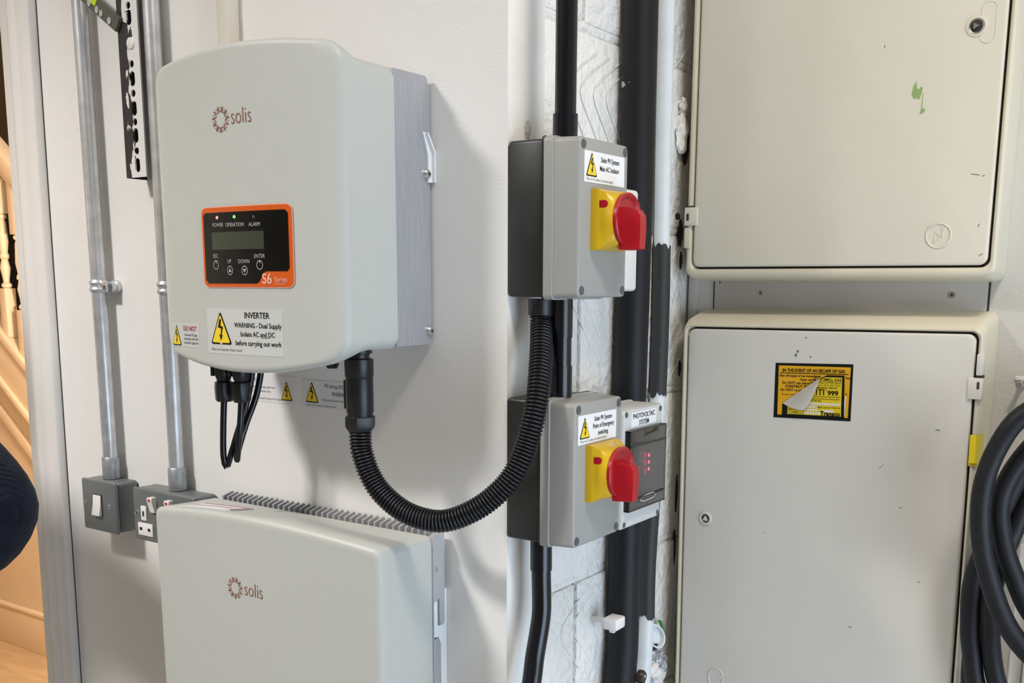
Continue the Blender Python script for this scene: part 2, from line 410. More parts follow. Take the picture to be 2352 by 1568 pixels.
# broken plaster beside the meter box
def lump(name, c, r, m, parent=None, seed=1, n=10, sq=(1, 1, 1)):
    rnd = random.Random(seed); mb = MB(); rs = []
    for i in range(n + 1):
        th = PI * i / n; ring = []
        for j in range(14):
            a = 2 * PI * j / 14; q = r * (1 + rnd.uniform(-.38, .32)) * (math.sin(th) ** .7 + .02)
            ring.append((c[0] + q * math.cos(a) * sq[0], c[1] + q * math.sin(a) * sq[1], c[2] - r * (math.cos(th) + rnd.uniform(-.08, .08)) * sq[2]))
        rs.append(ring)
    mb.rings(rs); return obj(name, mb, m, parent, smooth=14)
lump('plaster_lump', (-.692, .447, .218), .012, 'plaster_lump', wm, 3, sq=(.7, 1.0, 2.3))
lump('plaster_lump', (-.693, .452, .256), .009, 'plaster_lump', wm, 4, sq=(.6, 1.0, 1.6))
for c, r_, s_ in (((-.697, .470, .205), .012, (.3, .8, 2.4)), ((-.697, .458, .262), .006, (.3, 1, 1.2)), ((-.697, .462, .075), .008, (.3, 1, 2.6)), ((-.697, .468, .035), .006, (.3, .7, 2.2)),
                  ((-.697, .452, .10), .005, (.3, 1.6, 1)), ((-.697, .476, -.13), .006, (.3, .7, 2)), ((-.697, .478, -.42), .006, (.3, .6, 5)), ((-.697, .48, -.33), .005, (.3, .6, 6))):
    lump('chip_hole', c, r_, 'cavity', wm, 9, sq=s_)
lump('chip_hole', (-.6945, .040, .176), .006, 'board_paint', wm, 5, sq=(.3, 1.2, 1.8))
# meter wall: recessed board between the cabinets
wr = bpy.data.objects['wall_right']
obj('board', MB().box((-.652, YM - .004, -.09), (-.2645, YM + .001, .07), .0012), 'board_paint', wr)
obj('corner_strip', MB().box((-.696, YM - .003, FL), (-.681, YM + .001, CE), .001), 'meter_wall_paint', wr)
obj('seam', MB().box((-.6545, YM - .0012, -.2), (-.6525, YM + .001, .15)), 'gap_dark', wr)
obj('seam', MB().box((-.2635, YM - .0012, -.2), (-.2615, YM + .001, .15)), 'gap_dark', wr)
obj('seam', MB().box((-.6972, YM - .0016, -.6), (-.6955, YM + .001, .35)), 'gap_dark', wr)
for x, z, r_ in ((-.578, -.0126, .0042), (-.3085, -.0135, .0045), (-.644, .0035, .003)):
    s_ = obj('screw', MB().lathe((x, YM - .004, z), (0, -1, 0), [(r_, 0), (r_ * .95, .001), (r_ * .5, .0013)], 14), 'steel', wr)
    obj('screw_recess', MB().lathe((x, YM - .0052, z), (0, -1, 0), [(r_ * .45, 0), (r_ * .4, .0004)], 6), 'gap_dark', s_)
o = struct('trim_1', MB().box((-.196, YM - .012, FL), (-.178, YM - .0005, -.34), .003).box((-.178, YM - .022, FL), (-.10, YM - .0005, -.34), .004), 'door_trim_paint')
# timber strip on the inverter wall, running up from behind the inverter
struct('trim_2', MB().box((-1.157, -.019, .12), (-1.1325, -.0002, CE - .001), .0015), 'strip_paint')
# ---- door casing, hall behind it
def lean(mb, k=.016, z0=-.14): mb.v = [(x + k * (z - z0), y, z) for x, y, z in mb.v]; return mb
t3 = MB()
prof = [(-1.612, -.0002), (-1.612, -.013), (-1.6145, -.0155), (-1.640, -.0165), (-1.648, -.0150), (-1.652, -.0185), (-1.668, -.019), (-1.673, -.015), (-1.673, -.0002)]
t3.rings([[(x, y, FL) for x, y in prof], [(x, y, .62) for x, y in prof]])
o = struct('trim_3', lean(t3), 'door_trim_paint', smooth=50)
obj('shadow_gap', lean(MB().box((-1.6119, -.0010, FL), (-1.6105, -.0001, .62))), 'gap_dark', o)
struct('trim_4', lean(MB().box((-1.72, -.0001, FL), (-1.6775, .125, .56), .002)), 'door_trim_paint')
struct('trim_5', MB().box((-2.54, -.001, FL), (-2.50, .125, .56), .002).box((-2.50, -.001, .53), (-1.70, .125, .56), .002), 'door_trim_paint')
HY = 1.15
struct('floor_hall', MB().box((-5.6, .12, FL - .05), (-.85, 3.2, FL + .001)), 'oak')
struct('ceiling_hall', MB().box((-5.6, .12, CE), (-.85, 3.2, CE + .1)), 'ceiling_paint')
struct('wall_hall_front', MB().box((-5.6, .02, FL), (-3.3, .12, CE)), 'hall_paint')
struct('wall_hall_left', MB().box((-5.7, .12, FL), (-5.6, 3.2, CE)), 'hall_paint')
struct('wall_hall_rear', MB().box((-5.6, 2.1, FL), (-.85, 2.2, CE)), 'hall_shade')
struct('wall_hall_right', MB().box((-2.3, HY + .02, FL), (-.86, 2.1, CE)), 'hall_paint')
# stair: spandrel, string, moulding, treads, balusters, handrail
SL = -.75
def stair_z(x, z0): return z0 + SL * (x + 3.70)
sp = MB(); xs = (-5.2, -2.35)
sp.rings([[(xs[0], y, FL), (xs[1], y, FL), (xs[1], y, max(FL + .02, stair_z(xs[1], -.42))), (xs[0], y, min(CE - .01, stair_z(xs[0], -.42)))] for y in (HY, HY + .08)])
struct('wall_stair', sp, 'hall_paint', smooth=0)
def sloped(y0, y1, za, zb, x0=-5.0, x1=-2.4, bev=.006):
    L_ = math.hypot(x1 - x0, SL * (x1 - x0)); b = MB().box((0, y0, za), (L_, y1, zb), bev)
    an = math.atan2(SL, 1); ca, sa = math.cos(an), math.sin(an)
    b.v = [(x0 + x * ca - z * sa, y, stair_z(x0, 0) + x * sa + z * ca) for x, y, z in b.v]; return b
st = thing('staircase', 'cream painted stair string with turned balusters seen through the doorway', 'staircase', (-3.7, HY, FL))
obj('string', sloped(HY - .035, HY + .02, -.36, -.215), 'hall_wood', st)
obj('capping', sloped(HY - .05, HY + .035, -.215, -.185), 'hall_wood', st)
obj('moulding', sloped(HY - .05, HY - .030, -.37, -.345), 'hall_wood', st)
obj('moulding', sloped(HY - .018, HY + .002, -.52, -.48), 'hall_wood', st)
obj('handrail', sloped(HY - .055, HY + .02, .325, .385, bev=.014), 'hall_wood', st)
obj('rail_groove', sloped(HY - .04, HY + .005, .305, .325), 'hall_wood', st)
for k in range(-7, 4):
    x = -3.645 + .104 * k; zb = stair_z(x, 0) - .24; zt = stair_z(x, 0) + .40; h = zt - zb; s_ = .021; bl = .12
    b = MB().box((x - s_, HY - .035, zb), (x + s_, HY + .007, zb + .18), .002).box((x - s_, HY - .035, zt - .19), (x + s_, HY + .007, zt), .002)
    p0, p1 = zb + .18, zt - .19
    q = p1 - p0
    b.lathe((x, HY - .014, p0), (0, 0, 1), [(.012, 0), (.019, .006), (.019, .014), (.011, .022), (.013, .04), (.019, .075), (.012, .105), (.018, .112), (.018, .122), (.013, .13), (.019, q * .62), (.015, q - .03), (.011, q - .022), (.019, q - .014), (.019, q - .006), (.012, q)], 14)
    obj('baluster', b, 'hall_wood', st)
for k in range(9):
    x = -4.8 + k * .25; z = stair_z(x, -.30)
    obj('tread', MB().box((x - .14, HY + .03, z - .03), (x + .14, 2.08, z), .004), 'stair_shade', st)
    obj('riser', MB().box((x + .125, HY + .03, z - .22), (x + .14, 2.08, z - .03)), 'stair_shade', st)
struct('baseboard_hall', MB().box((-5.2, HY - .018, FL + .001), (-2.31, HY + .001, FL + .155), .003).box((-5.2, HY - .024, FL + .155), (-2.31, HY + .001, FL + .175), .007, 3), 'hall_wood')
obj('stair_shade_sheet', MB().box((-5.2, 2.02, FL), (-2.35, 2.095, .35)), 'stair_shade', bpy.data.objects['wall_hall_rear'])  # solid dark sheet standing in for the shade behind the stair
# ---- lamps
def globe_lamp(name, label, loc, r, glass):
    t = thing(name, label, 'lamp', (loc[0], loc[1], CE - .0005))
    obj('ceiling_rose', MB().lathe((loc[0], loc[1], CE - .0005), (0, 0, -1), [(.055, 0), (.05, .018), (.02, .03)], 24), 'switch_white', t)
    obj('stem', MB().cyl((loc[0], loc[1], CE - .028), (loc[0], loc[1], loc[2] + r * .95), .009, 12), 'steel', t)
    prof = [(r * math.sin(PI * k / 12), -r * math.cos(PI * k / 12)) for k in range(13)]
    obj('glass_globe', MB().lathe(loc, (0, 0, 1), prof, 24), glass, t)
def panel_lamp(label, x, y, r, watts, colour, spread):
    t = thing('ceiling_light', label, 'lamp', (x, y, CE - .0005), 'round LED ceiling lights')
    obj('rim', MB().lathe((x, y, CE - .0005), (0, 0, -1), [(r + .018, 0), (r + .018, .022), (r + .012, .028), (r + .002, .028), (r, .020)], 40), 'switch_white', t)
    obj('diffuser', MB().lathe((x, y, CE - .0185), (0, 0, -1), [(r, 0), (r - .002, .003)], 40), 'lamp_glass', t)
    l = bpy.data.lights.new('led_panel', 'AREA'); l.shape = 'DISK'; l.size = 2 * r; l.energy = watts; l.color = colour; l.spread = math.radians(spread)
    o = bpy.data.objects.new('led_panel', l); COL.objects.link(o); o.location = (x, y, CE - .032); attach_light(o, t)
def attach_light(o, t):
    o.parent = t; o.matrix_parent_inverse = Matrix.Translation(t.location).inverted()
panel_lamp('round white LED ceiling light near the doorway', -1.62, -1.48, .17, LAMP, (1.0, .972, .94), 140)
panel_lamp('round white LED ceiling light in front of the meter cabinets', .20, -.38, .15, LAMP2, (1.0, .91, .78), 170)
globe_lamp('hall_pendant', 'warm globe pendant hanging in the hall', (-1.95, .62, .05), .11, 'lamp_glass_hall')

# ================================================================== upper inverter
IXC, IHW = -.9605, .157
def front_y(x):
    t = (x - IXC) / IHW
    return -(.158 + .017 * (1 - t * t))
def outline(hw, zt, zb, at, ab, r, inset=0.0):
    pts = []
    h = (zt - zb) / 2; zc = (zt + zb) / 2
    base = []
    def seg(a, b, n): return [(a[0] + (b[0] - a[0]) * k / n, a[1] + (b[1] - a[1]) * k / n) for k in range(n)]
    iz = inset * .22
    c = rrect(2 * (hw - inset), 2 * (h - iz), max(r - inset * .5, .006), 6)
    for i in range(len(c)):
        a, b = c[i], c[(i + 1) % len(c)]
        d = math.hypot(a[0] - b[0], a[1] - b[1])
        base += seg(a, b, max(1, 12 if d > .1 else 1))
    for x, z in base:
        t = max(-1, min(1, x / hw)); k = z / h
        ar = (at if z > 0 else -ab) * (1 - t * t) * abs(k) ** 1.5
        pts.append((IXC + x, zc + z + ar))
    return pts
rings = []
YB = -.0665
def ring(s, hw, zt, zb, kf, r=.014, inset=0.0, dy=0.0):
    o_ = outline(hw, zt, zb, .013 * kf, .022 * kf, r, inset)
    return [(x, YB + (front_y(x) - YB) * s + dy, z) for x, z in o_]
rings = [ring(0, .155, .2425, -.0775, 0), ring(.45, .155, .2425, -.0775, 0), ring(.60, .155, .2432, -.0785, .15), ring(.72, .1553, .247, -.081, .55), ring(.81, .1563, .2515, -.083, .9, .02),
         ring(.88, .157, .2535, -.084, 1, .022), ring(.93, .157, .2535, -.084, 1, .022, .0010), ring(.962, .157, .2535, -.084, 1, .022, .0045), ring(.983, .157, .2535, -.084, 1, .022, .0105), ring(.994, .157, .2535, -.084, 1, .022, .0175), ring(1, .157, .2535, -.084, 1, .022, .026)]
c0 = outline(.157, .2535, -.084, .013, .022, .022, .026)
zc = (.2535 - .084) / 2
c1 = outline(.157, .2535, -.084, .013, .022, .022, .034)
rings.append([(x, front_y(x), z) for x, z in c1]); c1 = outline(.157, .2535, -.084, .013, .022, .022, .05)
rings.append([(x, front_y(x), z) for x, z in c1])
for k in (.8, .55, .3, .1):
    rings.append([(IXC + (x - IXC) * k, front_y(IXC + (x - IXC) * k), zc + (z - zc) * k) for x, z in c0])
inv = thing('solar_inverter', 'pale grey wall inverter with an orange rimmed display panel above the black hose', 'inverter', (IXC, -.1, -.1))
obj('front_cover', MB().rings(rings), 'inverter_white', inv, smooth=60)
pr = [(-.0685, -.074), (-.003, -.074), (-.003, .228), (-.007, .237), (-.0105, .2395), (-.0685, .2395)]
hs = MB().rings([[(x, y, z) for y, z in pr] for x in (-1.110, -.8058)])
heat = obj('heatsink_body', hs, 'brushed_aluminium', inv, smooth=25)
for y, z in ((-.0104, .1279), (-.0081, -.0578)):
    s_ = obj('screw', MB().lathe((-.8058, y, z), (1, 0, 0), [(.0058, 0), (.0058, .003), (.0045, .0045), (.002, .005)], 16), 'steel', inv)
    obj('screw_socket', MB().lathe((-.8012, y, z), (1, 0, 0), [(.0022, 0), (.002, .0008)], 6), 'gap_dark', s_)
br = MB()
pl = [(-.0185, .176), (-.0135, .175), (-.0005, .1525), (-.0005, .1185), (-.0095, .1185), (-.0095, .150)]
br.rings([[(x, y, z) for y, z in pl] for x in (-.8057, -.8030)])
br.rings([[(x, y, z) for y, z in ((-.0030, .1185), (-.0005, .1185), (-.0005, .1535), (-.0135, .175), (-.0155, .174), (-.0030, .1530))] for x in (-.8057, -.7985)])
obj('bracket_tab', br, 'bracket_white', inv, smooth=20)
def hood(u, v, h): return (u, front_y(u) - h, v)
# logo: sun ring and name
def sun_pts(cx, cy, r0, r1, n=11):
    out = []
    for k in range(n):
        a = 2 * PI * (k + .25) / n
        for da, r in ((-.5, r0), (-.30, r0 * 1.02), (-.015, r1), (.015, r1), (.30, r0 * 1.02)):
            aa = a + da * 2 * PI / n; out.append((cx + r * math.cos(aa), cy + r * math.sin(aa)))
    return out
def logo(parent, fn, cx, cy, r, tw):
    a = MB(); ribbon(a, fn, sun_pts(cx, cy, r * .66, r * 1.14), r * .085, .0005, True)
    for k in range(11):
        an = 2 * PI * (k + .75) / 11
        poly_patch(a, fn, circ(r * .06, 8, cx + r * 1.02 * math.cos(an), cy + r * 1.02 * math.sin(an)), .0005)
    obj('sun_emblem', a, 'logo_brown', parent, smooth=0, fixn=False)
    b = MB(); put_text(b, fn, 'solis', tw * .64, cx + r * 1.35, cy - r * .50, .0005, bold=-.014, sx=.76, align='LEFT')
    obj('lettering', b, 'logo_brown', parent, smooth=0, fixn=False)
logo(inv, hood, -.9735, .1835, .0128, .040)
# display panel
dp = obj('display_panel', MB(), 'panel_orange', inv) if False else None
PX0, PX1, PZ0, PZ1 = -1.0165, -.8685, -.0048, .0862
pcx, pcz = (PX0 + PX1) / 2, (PZ0 + PZ1) / 2
pm = MB(); po = rrect(PX1 - PX0, PZ1 - PZ0, .008, 5)
def dens(pts, n=4):
    out = []
    for i in range(len(pts)):
        a, b = pts[i], pts[(i + 1) % len(pts)]
        k = n * 3 if math.hypot(a[0] - b[0], a[1] - b[1]) > .03 else 1
        out += [(a[0] + (b[0] - a[0]) * j / k, a[1] + (b[1] - a[1]) * j / k) for j in range(k)]
    return out
def fan(mb, fn, pts, h, c):
    n = len(pts); mb.add([fn(*p, h) for p in pts] + [fn(c[0] + (p[0] - c[0]) * .5, c[1] + (p[1] - c[1]) * .5, h) for p in pts] + [fn(*c, h)],
                         [(i, (i + 1) % n, n + (i + 1) % n, n + i) for i in range(n)] + [(n + i, n + (i + 1) % n, 2 * n) for i in range(n)])
po = dens([(pcx + a, pcz + b) for a, b in po])
fan(pm, hood, po, .0012, (pcx, pcz)); pm.rings([[hood(*p, 0) for p in po], [hood(*p, .0012) for p in po]], True, False, False)
rim = MB(); ribbon(rim, hood, [(pcx + (a - pcx) * 1.008, pcz + (b - pcz) * 1.010) for a, b in po], .0011, .0009, True)
dp = obj('display_panel', pm, 'panel_orange', inv, smooth=0)
obj('pale_rim', rim, 'panel_pink', dp, smooth=0, fixn=False)
bk = [(-1.0125, .0775), (-1.0085, .0805), (-.8775, .0805), (-.8735, .0770), (-.8735, .0165), (-.8770, .0130), (-.9085, .0130), (-.9125, .0110), (-.9195, .0010), (-.9235, -.0010), (-1.0080, -.0010), (-1.0125, .0030)]
bm_ = MB(); fan(bm_, hood, dens(bk), .0016, (-.945, .042)); obj('black_window', bm_, 'panel_black', dp, smooth=0)
b = MB(); grid_patch(b, hood, -.9975, .0380, -.9095, .0580, 8, 1, .0019); obj('lcd_screen', b, 'lcd', dp, smooth=0)
for s_, u, v in (('POWER', -.9852, .0643), ('OPERATION', -.9557, .0639), ('ALARM', -.9233, .0635), ('ESC', -.9916, .0287), ('UP', -.9675, .0225), ('DOWN', -.9428, .0222), ('ENTER', -.9175, .0279)):
    b = MB(); put_text(b, hood, s_, .0062, u, v, .0019, sx=.92); obj('legend', b, 'panel_grey', dp, smooth=0, fixn=False)
for u, v, mm in ((-.9861, .0747, 'led_red'), (-.9558, .0747, 'led_green'), (-.9243, .0736, 'led_off')):
    obj('indicator_light', MB().lathe(hood(u, v, .0015), (0, -1, 0), [(.0019, 0), (.0017, .0008), (.0006, .0012)], 12), mm, dp)
for k, (u, v) in enumerate(((-.9916, .0205), (-.9667, .0140), (-.9419, .0138), (-.9173, .0200))):
    b = MB(); ribbon(b, hood, circ(.0045, 24, u, v, .0050), .0008, .0020, True)
    if k == 1: poly_patch(b, hood, [(u - .0026, v - .0018), (u + .0026, v - .0018), (u, v + .0028)], .0020)
    if k == 2: poly_patch(b, hood, [(u - .0026, v + .0018), (u, v - .0028), (u + .0026, v + .0018)], .0020)
    if k in (0, 3): poly_patch(b, hood, [(u - .001, v + .004), (u + .0012, v + .0042), (u + .0006, v + .001)], .0020)
    obj('button', b, 'panel_grey', dp, smooth=0, fixn=False)
b = MB(); put_text(b, hood, 'S6', .0165, -.9150, -.0010, .0016, bold=.022, sx=.95, align='LEFT'); put_text(b, hood, 'Series', .0082, -.8960, .0010, .0016, bold=.008, sx=.95, align='LEFT')
grid_patch(b, hood, -.8965, -.0014, -.8800, -.0008, 3, 1, .0016)
obj('series_mark', b, 'panel_pink', dp, smooth=0, fixn=False)
# warning label on the cover
lb = MB(); slab(lb, hood, -1.0170, -.0840, -.8880, -.0305, 0, .0003, 10, 1)
ls = obj('warning_label', lb, 'label_clear', inv, smooth=0)
def tri_on(parent, fn, cx, cy, w_, h_, hh=.0005):
    # triangle pieces directly under a label part (depth limit)
    n0 = len(bpy.data.objects)
    b_ = MB(); pts = [(cx - w_ / 2, cy - h_ / 2), (cx + w_ / 2, cy - h_ / 2), (cx, cy + h_ / 2)]
    def rnd(p3, r):
        out = []
        for i in range(3):
            p = Vector(p3[i]); a = Vector(p3[i - 1]); c = Vector(p3[(i + 1) % 3])
            q0 = p + (a - p).normalized() * r; q1 = p + (c - p).normalized() * r; qm = (q0 + q1) / 2 * .6 + p * .4
            out += [(q0.x, q0.y), (qm.x, qm.y), (q1.x, q1.y)]
        return out
    poly_patch(b_, fn, rnd(pts, w_ * .09), hh); obj('triangle_border', b_, 'print_black', parent, smooth=0, fixn=False)
    y_ = MB(); poly_patch(y_, fn, rnd([(cx - w_ * .42, cy - h_ * .445), (cx + w_ * .42, cy - h_ * .445), (cx, cy + h_ * .40)], w_ * .06), hh + .0003)
    obj('triangle_field', y_, 'print_yellow', parent, smooth=0, fixn=False)
    k_ = MB(); P = lambda q: [(cx + a * w_, cy + c * h_) for a, c in q]
    for q in ([(-.035, .24), (.05, .26), (-.005, .04), (-.115, .0)], [(-.115, .0), (-.01, .06), (.115, .03), (.10, -.04), (-.06, -.005)],
              [(.115, .03), (.04, -.01), (-.01, -.22), (.035, -.22)], [(-.06, -.20), (.085, -.215), (-.005, -.38)]):
        poly_patch(k_, fn, P(q), hh + .0006)
    obj('lightning_bolt', k_, 'print_black', parent, smooth=0, fixn=False)
tri_on(ls, hood, -.9905, -.0530, .0400, .0400)
b = MB()
for s_, z_, sz, bo, sx in (('INVERTER', -.0408, .0098, .014, .93), ('WARNING - Dual Supply', -.0520, .0082, .012, .88), ('Isolate AC and DC', -.0622, .0082, .012, .88), ('before carrying out work', -.0728, .0082, .012, .88)):
    put_text(b, hood, s_, sz, -.9275, z_, .0006, bold=bo, sx=sx)
grid_patch(b, hood, -.9205, -.0634, -.9085, -.0629, 3, 1, .0006)
obj('lettering', b, 'print_black', ls, smooth=0, fixn=False)
b = MB(); put_text(b, hood, 'Place on inverter front cover', .0050, -1.0095, -.0805, .0006, sx=.95, align='LEFT'); obj('small_print', b, 'print_grey', ls, smooth=0, fixn=False)
lb = MB(); slab(lb, hood, -1.0975, -.0790, -1.0350, -.0495, 0, .0003, 6, 1)
ls = obj('small_warning_label', lb, 'label_clear', inv, smooth=0)
tri_on(ls, hood, -1.0865, -.0645, .0215, .0265)
b = MB(); put_text(b, hood, 'DO NOT', .0085, -1.0548, -.0590, .0006, bold=.012, sx=.85); obj('red_lettering', b, 'print_red', ls, smooth=0, fixn=False)
b = MB()
for s_, z_ in (('disconnect DC plugs', -.0652), ('and sockets under load', -.0700), ('turn off AC supply first', -.0750)): put_text(b, hood, s_, .0042, -1.0532, z_, .0006, sx=.80, bold=.004)
obj('small_print', b, 'print_black', ls, smooth=0, fixn=False)
obj('drain_plug', MB().lathe((-.872, -.11, -.079), (0, 0, -1), [(.008, 0), (.008, .017), (.006, .021)], 16), 'black_plastic', inv)

# ================================================================== cables under the inverter
def dc_cable(label, top, path):
    t = thing('plug_cable', label, 'cable', top, 'looped cables plugged in under the inverter')
    x, y, z = top
    obj('plug_housing', MB().lathe(top, (0, 0, -1), [(.009, 0), (.0105, .003), (.0105, .012), (.0118, .014), (.0118, .030), (.0108, .036), (.0085, .042)], 20), 'black_plastic', t)
    obj('locking_clip', MB().box((x - .0125, y - .011, z - .036), (x - .009, y - .003, z - .016), .001), 'black_plastic', t)
    n = MB(); rs = []
    prof = [(.0085, .042), (.0112, .044), (.0118, .050), (.0112, .066), (.0095, .069)]
    for r, h in prof: rs.append([(x + r * (1 + (.05 if k % 3 == 0 else 0)) * math.cos(2 * PI * k / 24), y + r * (1 + (.05 if k % 3 == 0 else 0)) * math.sin(2 * PI * k / 24), z - h) for k in range(24)])
    n.rings(rs); obj('gland_nut', n, 'black_plastic', t)
    obj('cable', MB().tube(spline(path, .006), .0042, 12), 'black_gloss', t)
dc_cable('thin black cable in the left plug looping lowest below the inverter', (-1.0675, -.11, -.0835), [(-1.0685, -.11, -.150), (-1.0725, -.11, -.185), (-1.0750, -.11, -.225), (-1.0722, -.1085, -.2405), (-1.0680, -.106, -.230), (-1.0560, -.099, -.190), (-1.0450, -.093, -.155), (-1.0365, -.089, -.115), (-1.0340, -.086, -.0765)])
dc_cable('thin black cable in the right plug with the shorter loop below the inverter', (-1.0340, -.11, -.0825), [(-1.0350, -.11, -.149), (-1.0385, -.11, -.175), (-1.0470, -.109, -.215), (-1.0530, -.106, -.2290), (-1.0570, -.101, -.220), (-1.0520, -.090, -.185), (-1.0400, -.080, -.145), (-1.0320, -.076, -.105), (-1.0300, -.075, -.0765)])
# corrugated hose
fc = thing('flexible_conduit', 'ribbed black hose looping from the inverter to the upper isolator', 'conduit', (-.8287, -.11, -.0775))
cx, cy = -.8287, -.11
def ribbed(prof, x, y, n=36, k=.05, pat=3):
    rs = []
    for r, z in prof: rs.append([(x + r * (1 + (k if j % pat == 0 else 0)) * math.cos(2 * PI * j / n), y + r * (1 + (k if j % pat == 0 else 0)) * math.sin(2 * PI * j / n), z) for j in range(n)])
    return MB().rings(rs)
obj('threaded_neck', MB().lathe((cx, cy, -.0765), (0, 0, -1), [(.0155, 0), (.0155, .004), (.0125, .005), (.0125, .012), (.0140, .014)], 24), 'black_plastic', fc)
obj('coupling_ring', ribbed([(.0140, -.086), (.0165, -.0875), (.0165, -.107), (.0155, -.1085)], cx, cy, 48, .025, 2), 'black_plastic', fc)
obj('coupling_body', MB().lathe((cx, cy, -.1085), (0, 0, -1), [(.0158, 0), (.0162, .002), (.0162, .040), (.0150, .043), (.0150, .046)], 28).box((cx - .0185, cy - .008, -.146), (cx - .0150, cy + .008, -.112), .001), 'black_plastic', fc)
nut = MB(); rs = []
for r, z in ((.0160, -.1535), (.0176, -.1548), (.0176, -.1660), (.0140, -.1720), (.0115, -.1725)):
    rs.append([(cx + r * (1.04 if j % 2 == 0 else .98) * math.cos(2 * PI * j / 12), cy + r * (1.04 if j % 2 == 0 else .98) * math.sin(2 * PI * j / 12), z) for j in range(12)])
obj('gland_nut', nut.rings(rs), 'black_plastic', fc)
hp = [(-.8290, -.1100, -.168), (-.8290, -.1100, -.184), (-.8269, -.1100, -.1980), (-.8170, -.1080, -.2235), (-.7997, -.1050, -.2456), (-.7707, -.1000, -.2639), (-.7380, -.0920, -.2715), (-.7129, -.0830, -.2683), (-.6850, -.0700, -.2532), (-.6628, -.0580, -.2322), (-.6487, -.0480, -.2094), (-.6407, -.0380, -.1798), (-.6355, -.0300, -.1454), (-.6378, -.0180, -.1118), (-.6488, .0030, -.0738), (-.6576, .0170, -.0480), (-.6590, .0180, -.034)]
sp_ = spline(hp, .002)
# resample evenly so the ribs keep one pitch
cum = [0]
for a, b in zip(sp_[:-1], sp_[1:]): cum.append(cum[-1] + (b - a).length)
stp = .0042 / 6; nn = int(cum[-1] / stp); ev = []; j = 0
for k in range(nn + 1):
    s_ = k * stp
    while j < len(cum) - 2 and cum[j + 1] < s_: j += 1
    t_ = (s_ - cum[j]) / max(1e-9, cum[j + 1] - cum[j]); ev.append(sp_[j].lerp(sp_[j + 1], t_))
rp = [.0108, .0122, .0134, .0136, .0134, .0122]
obj('ribbed_hose', MB().tube(ev, 0, 18, rf=lambda i: rp[i % 6]), 'black_plastic', fc, smooth=80)
obj('end_fitting', MB().lathe((-.6590, .0180, -.0172), (0, 0, -1), [(.0150, 0), (.0150, .018), (.0142, .0195)], 24), 'black_plastic', fc)

# ================================================================== lower inverter
LXC, LHW = -.9955, .2085
ZB2 = -.92
def low_top(x): t = max(-1, min(1, (x - LXC) / LHW)); return -.308 + .0145 * (1 - t * t)
def low_y(x): t = max(-1, min(1, (x - LXC) / LHW)); return -(.128 + .012 * (1 - t * t))
def low_ring(s, inset, ztd):
    out = []
    c = rrect(2 * (LHW - inset), 2 * (.25 - inset), max(.010 - inset, .004), 5)
    pts = []
    for i in range(len(c)):
        a, b = c[i], c[(i + 1) % len(c)]; d = math.hypot(a[0] - b[0], a[1] - b[1]); n = 14 if d > .1 else 1
        pts += [(a[0] + (b[0] - a[0]) * k / n, a[1] + (b[1] - a[1]) * k / n) for k in range(n)]
    for x, z in pts:
        X = LXC + x; zt = low_top(X) * ztd + (-.3105) * (1 - ztd)
        zz = zt - (.25 - z) * (zt - ZB2) / .5
        out.append((X, -.030 + (low_y(X) + .030) * s, zz))
    return out
lr = [low_ring(0, 0, 0), low_ring(.3, 0, .25), low_ring(.8, 0, .85), low_ring(.955, .0002, 1), low_ring(.985, .0014, 1), low_ring(1, .0048, 1)]
base = low_ring(1, .0048, 1)
for k in (.985, .96, .8, .5, .2):
    lr.append([(LXC + (x - LXC) * k, low_y(LXC + (x - LXC) * k), -.615 + (z + .615) * k) for x, y, z in base])
li = thing('storage_inverter', 'large pale grey inverter with rear cooling fins below the display inverter', 'inverter', (LXC, -.08, ZB2))
obj('front_cover', MB().rings(lr), 'inverter_white', li, smooth=55)
plt = obj('heatsink_plate', MB().box((-1.192, -.0295, -.905), (-.797, -.022, -.314)), 'cast_grey', li)
for k in range(37):
    x = -1.187 + k * .0106
    b = MB().rings([[(x - .0016, y, -.90), (x + .0016, y, -.90), (x + .0016, y, zt), (x - .0016, y, zt)] for y, zt in ((-.0220, -.3075), (-.004, -.3030), (-.0025, -.306))])
    obj('fin', b, 'cast_grey', li, smooth=0)
sp2 = MB().rings([[(x, y, z) for y, z in ((-.0315, -.3135), (-.0115, -.3085), (-.0085, -.311), (-.0085, -.4255), (-.0105, -.4285), (-.0175, -.4285), (-.0185, -.393), (-.0300, -.396), (-.0300, -.90), (-.0315, -.90))] for x in (-.7960, -.7850)])
obj('side_plate', sp2, 'cast_grey', li, smooth=0)
obj('side_screw', MB().lathe((-.785, -.026, -.3535), (1, 0, 0), [(.003, 0), (.0028, .0015), (.001, .002)], 12), 'steel', li)
wb = MB().rings([[(x, y, z) for y, z in ((-.0290, -.3955), (-.0190, -.3905), (-.0185, -.4295), (-.0095, -.4310), (-.0075, -.4280), (-.0070, -.385), (-.0004, -.384), (-.0004, -.90), (-.0105, -.90), (-.0125, -.455), (-.0170, -.445), (-.0290, -.4440))] for x in (-.7945, -.7885)])
obj('wall_bracket', wb, 'bracket_white', li, smooth=0)
obj('bracket_recess', MB().box((-.7958, -.0295, -.90), (-.7915, -.012, -.448)), 'cast_grey', li)
def lowf(u, v, h): return (u, low_y(u) - h, v)
logo(li, lowf, -1.0285, -.3915, .0128, .042)
def lowtop(u, v, h): return (u, v, low_top(u) * min(1, (.03 - v - .06) / .08 + .35) + (-.3105) * (1 - min(1, (.03 - v - .06) / .08 + .35)) + h)
stk = MB(); q = [(-1.160, -.1215), (-1.064, -.1120), (-1.073, -.064), (-1.158, -.076)]
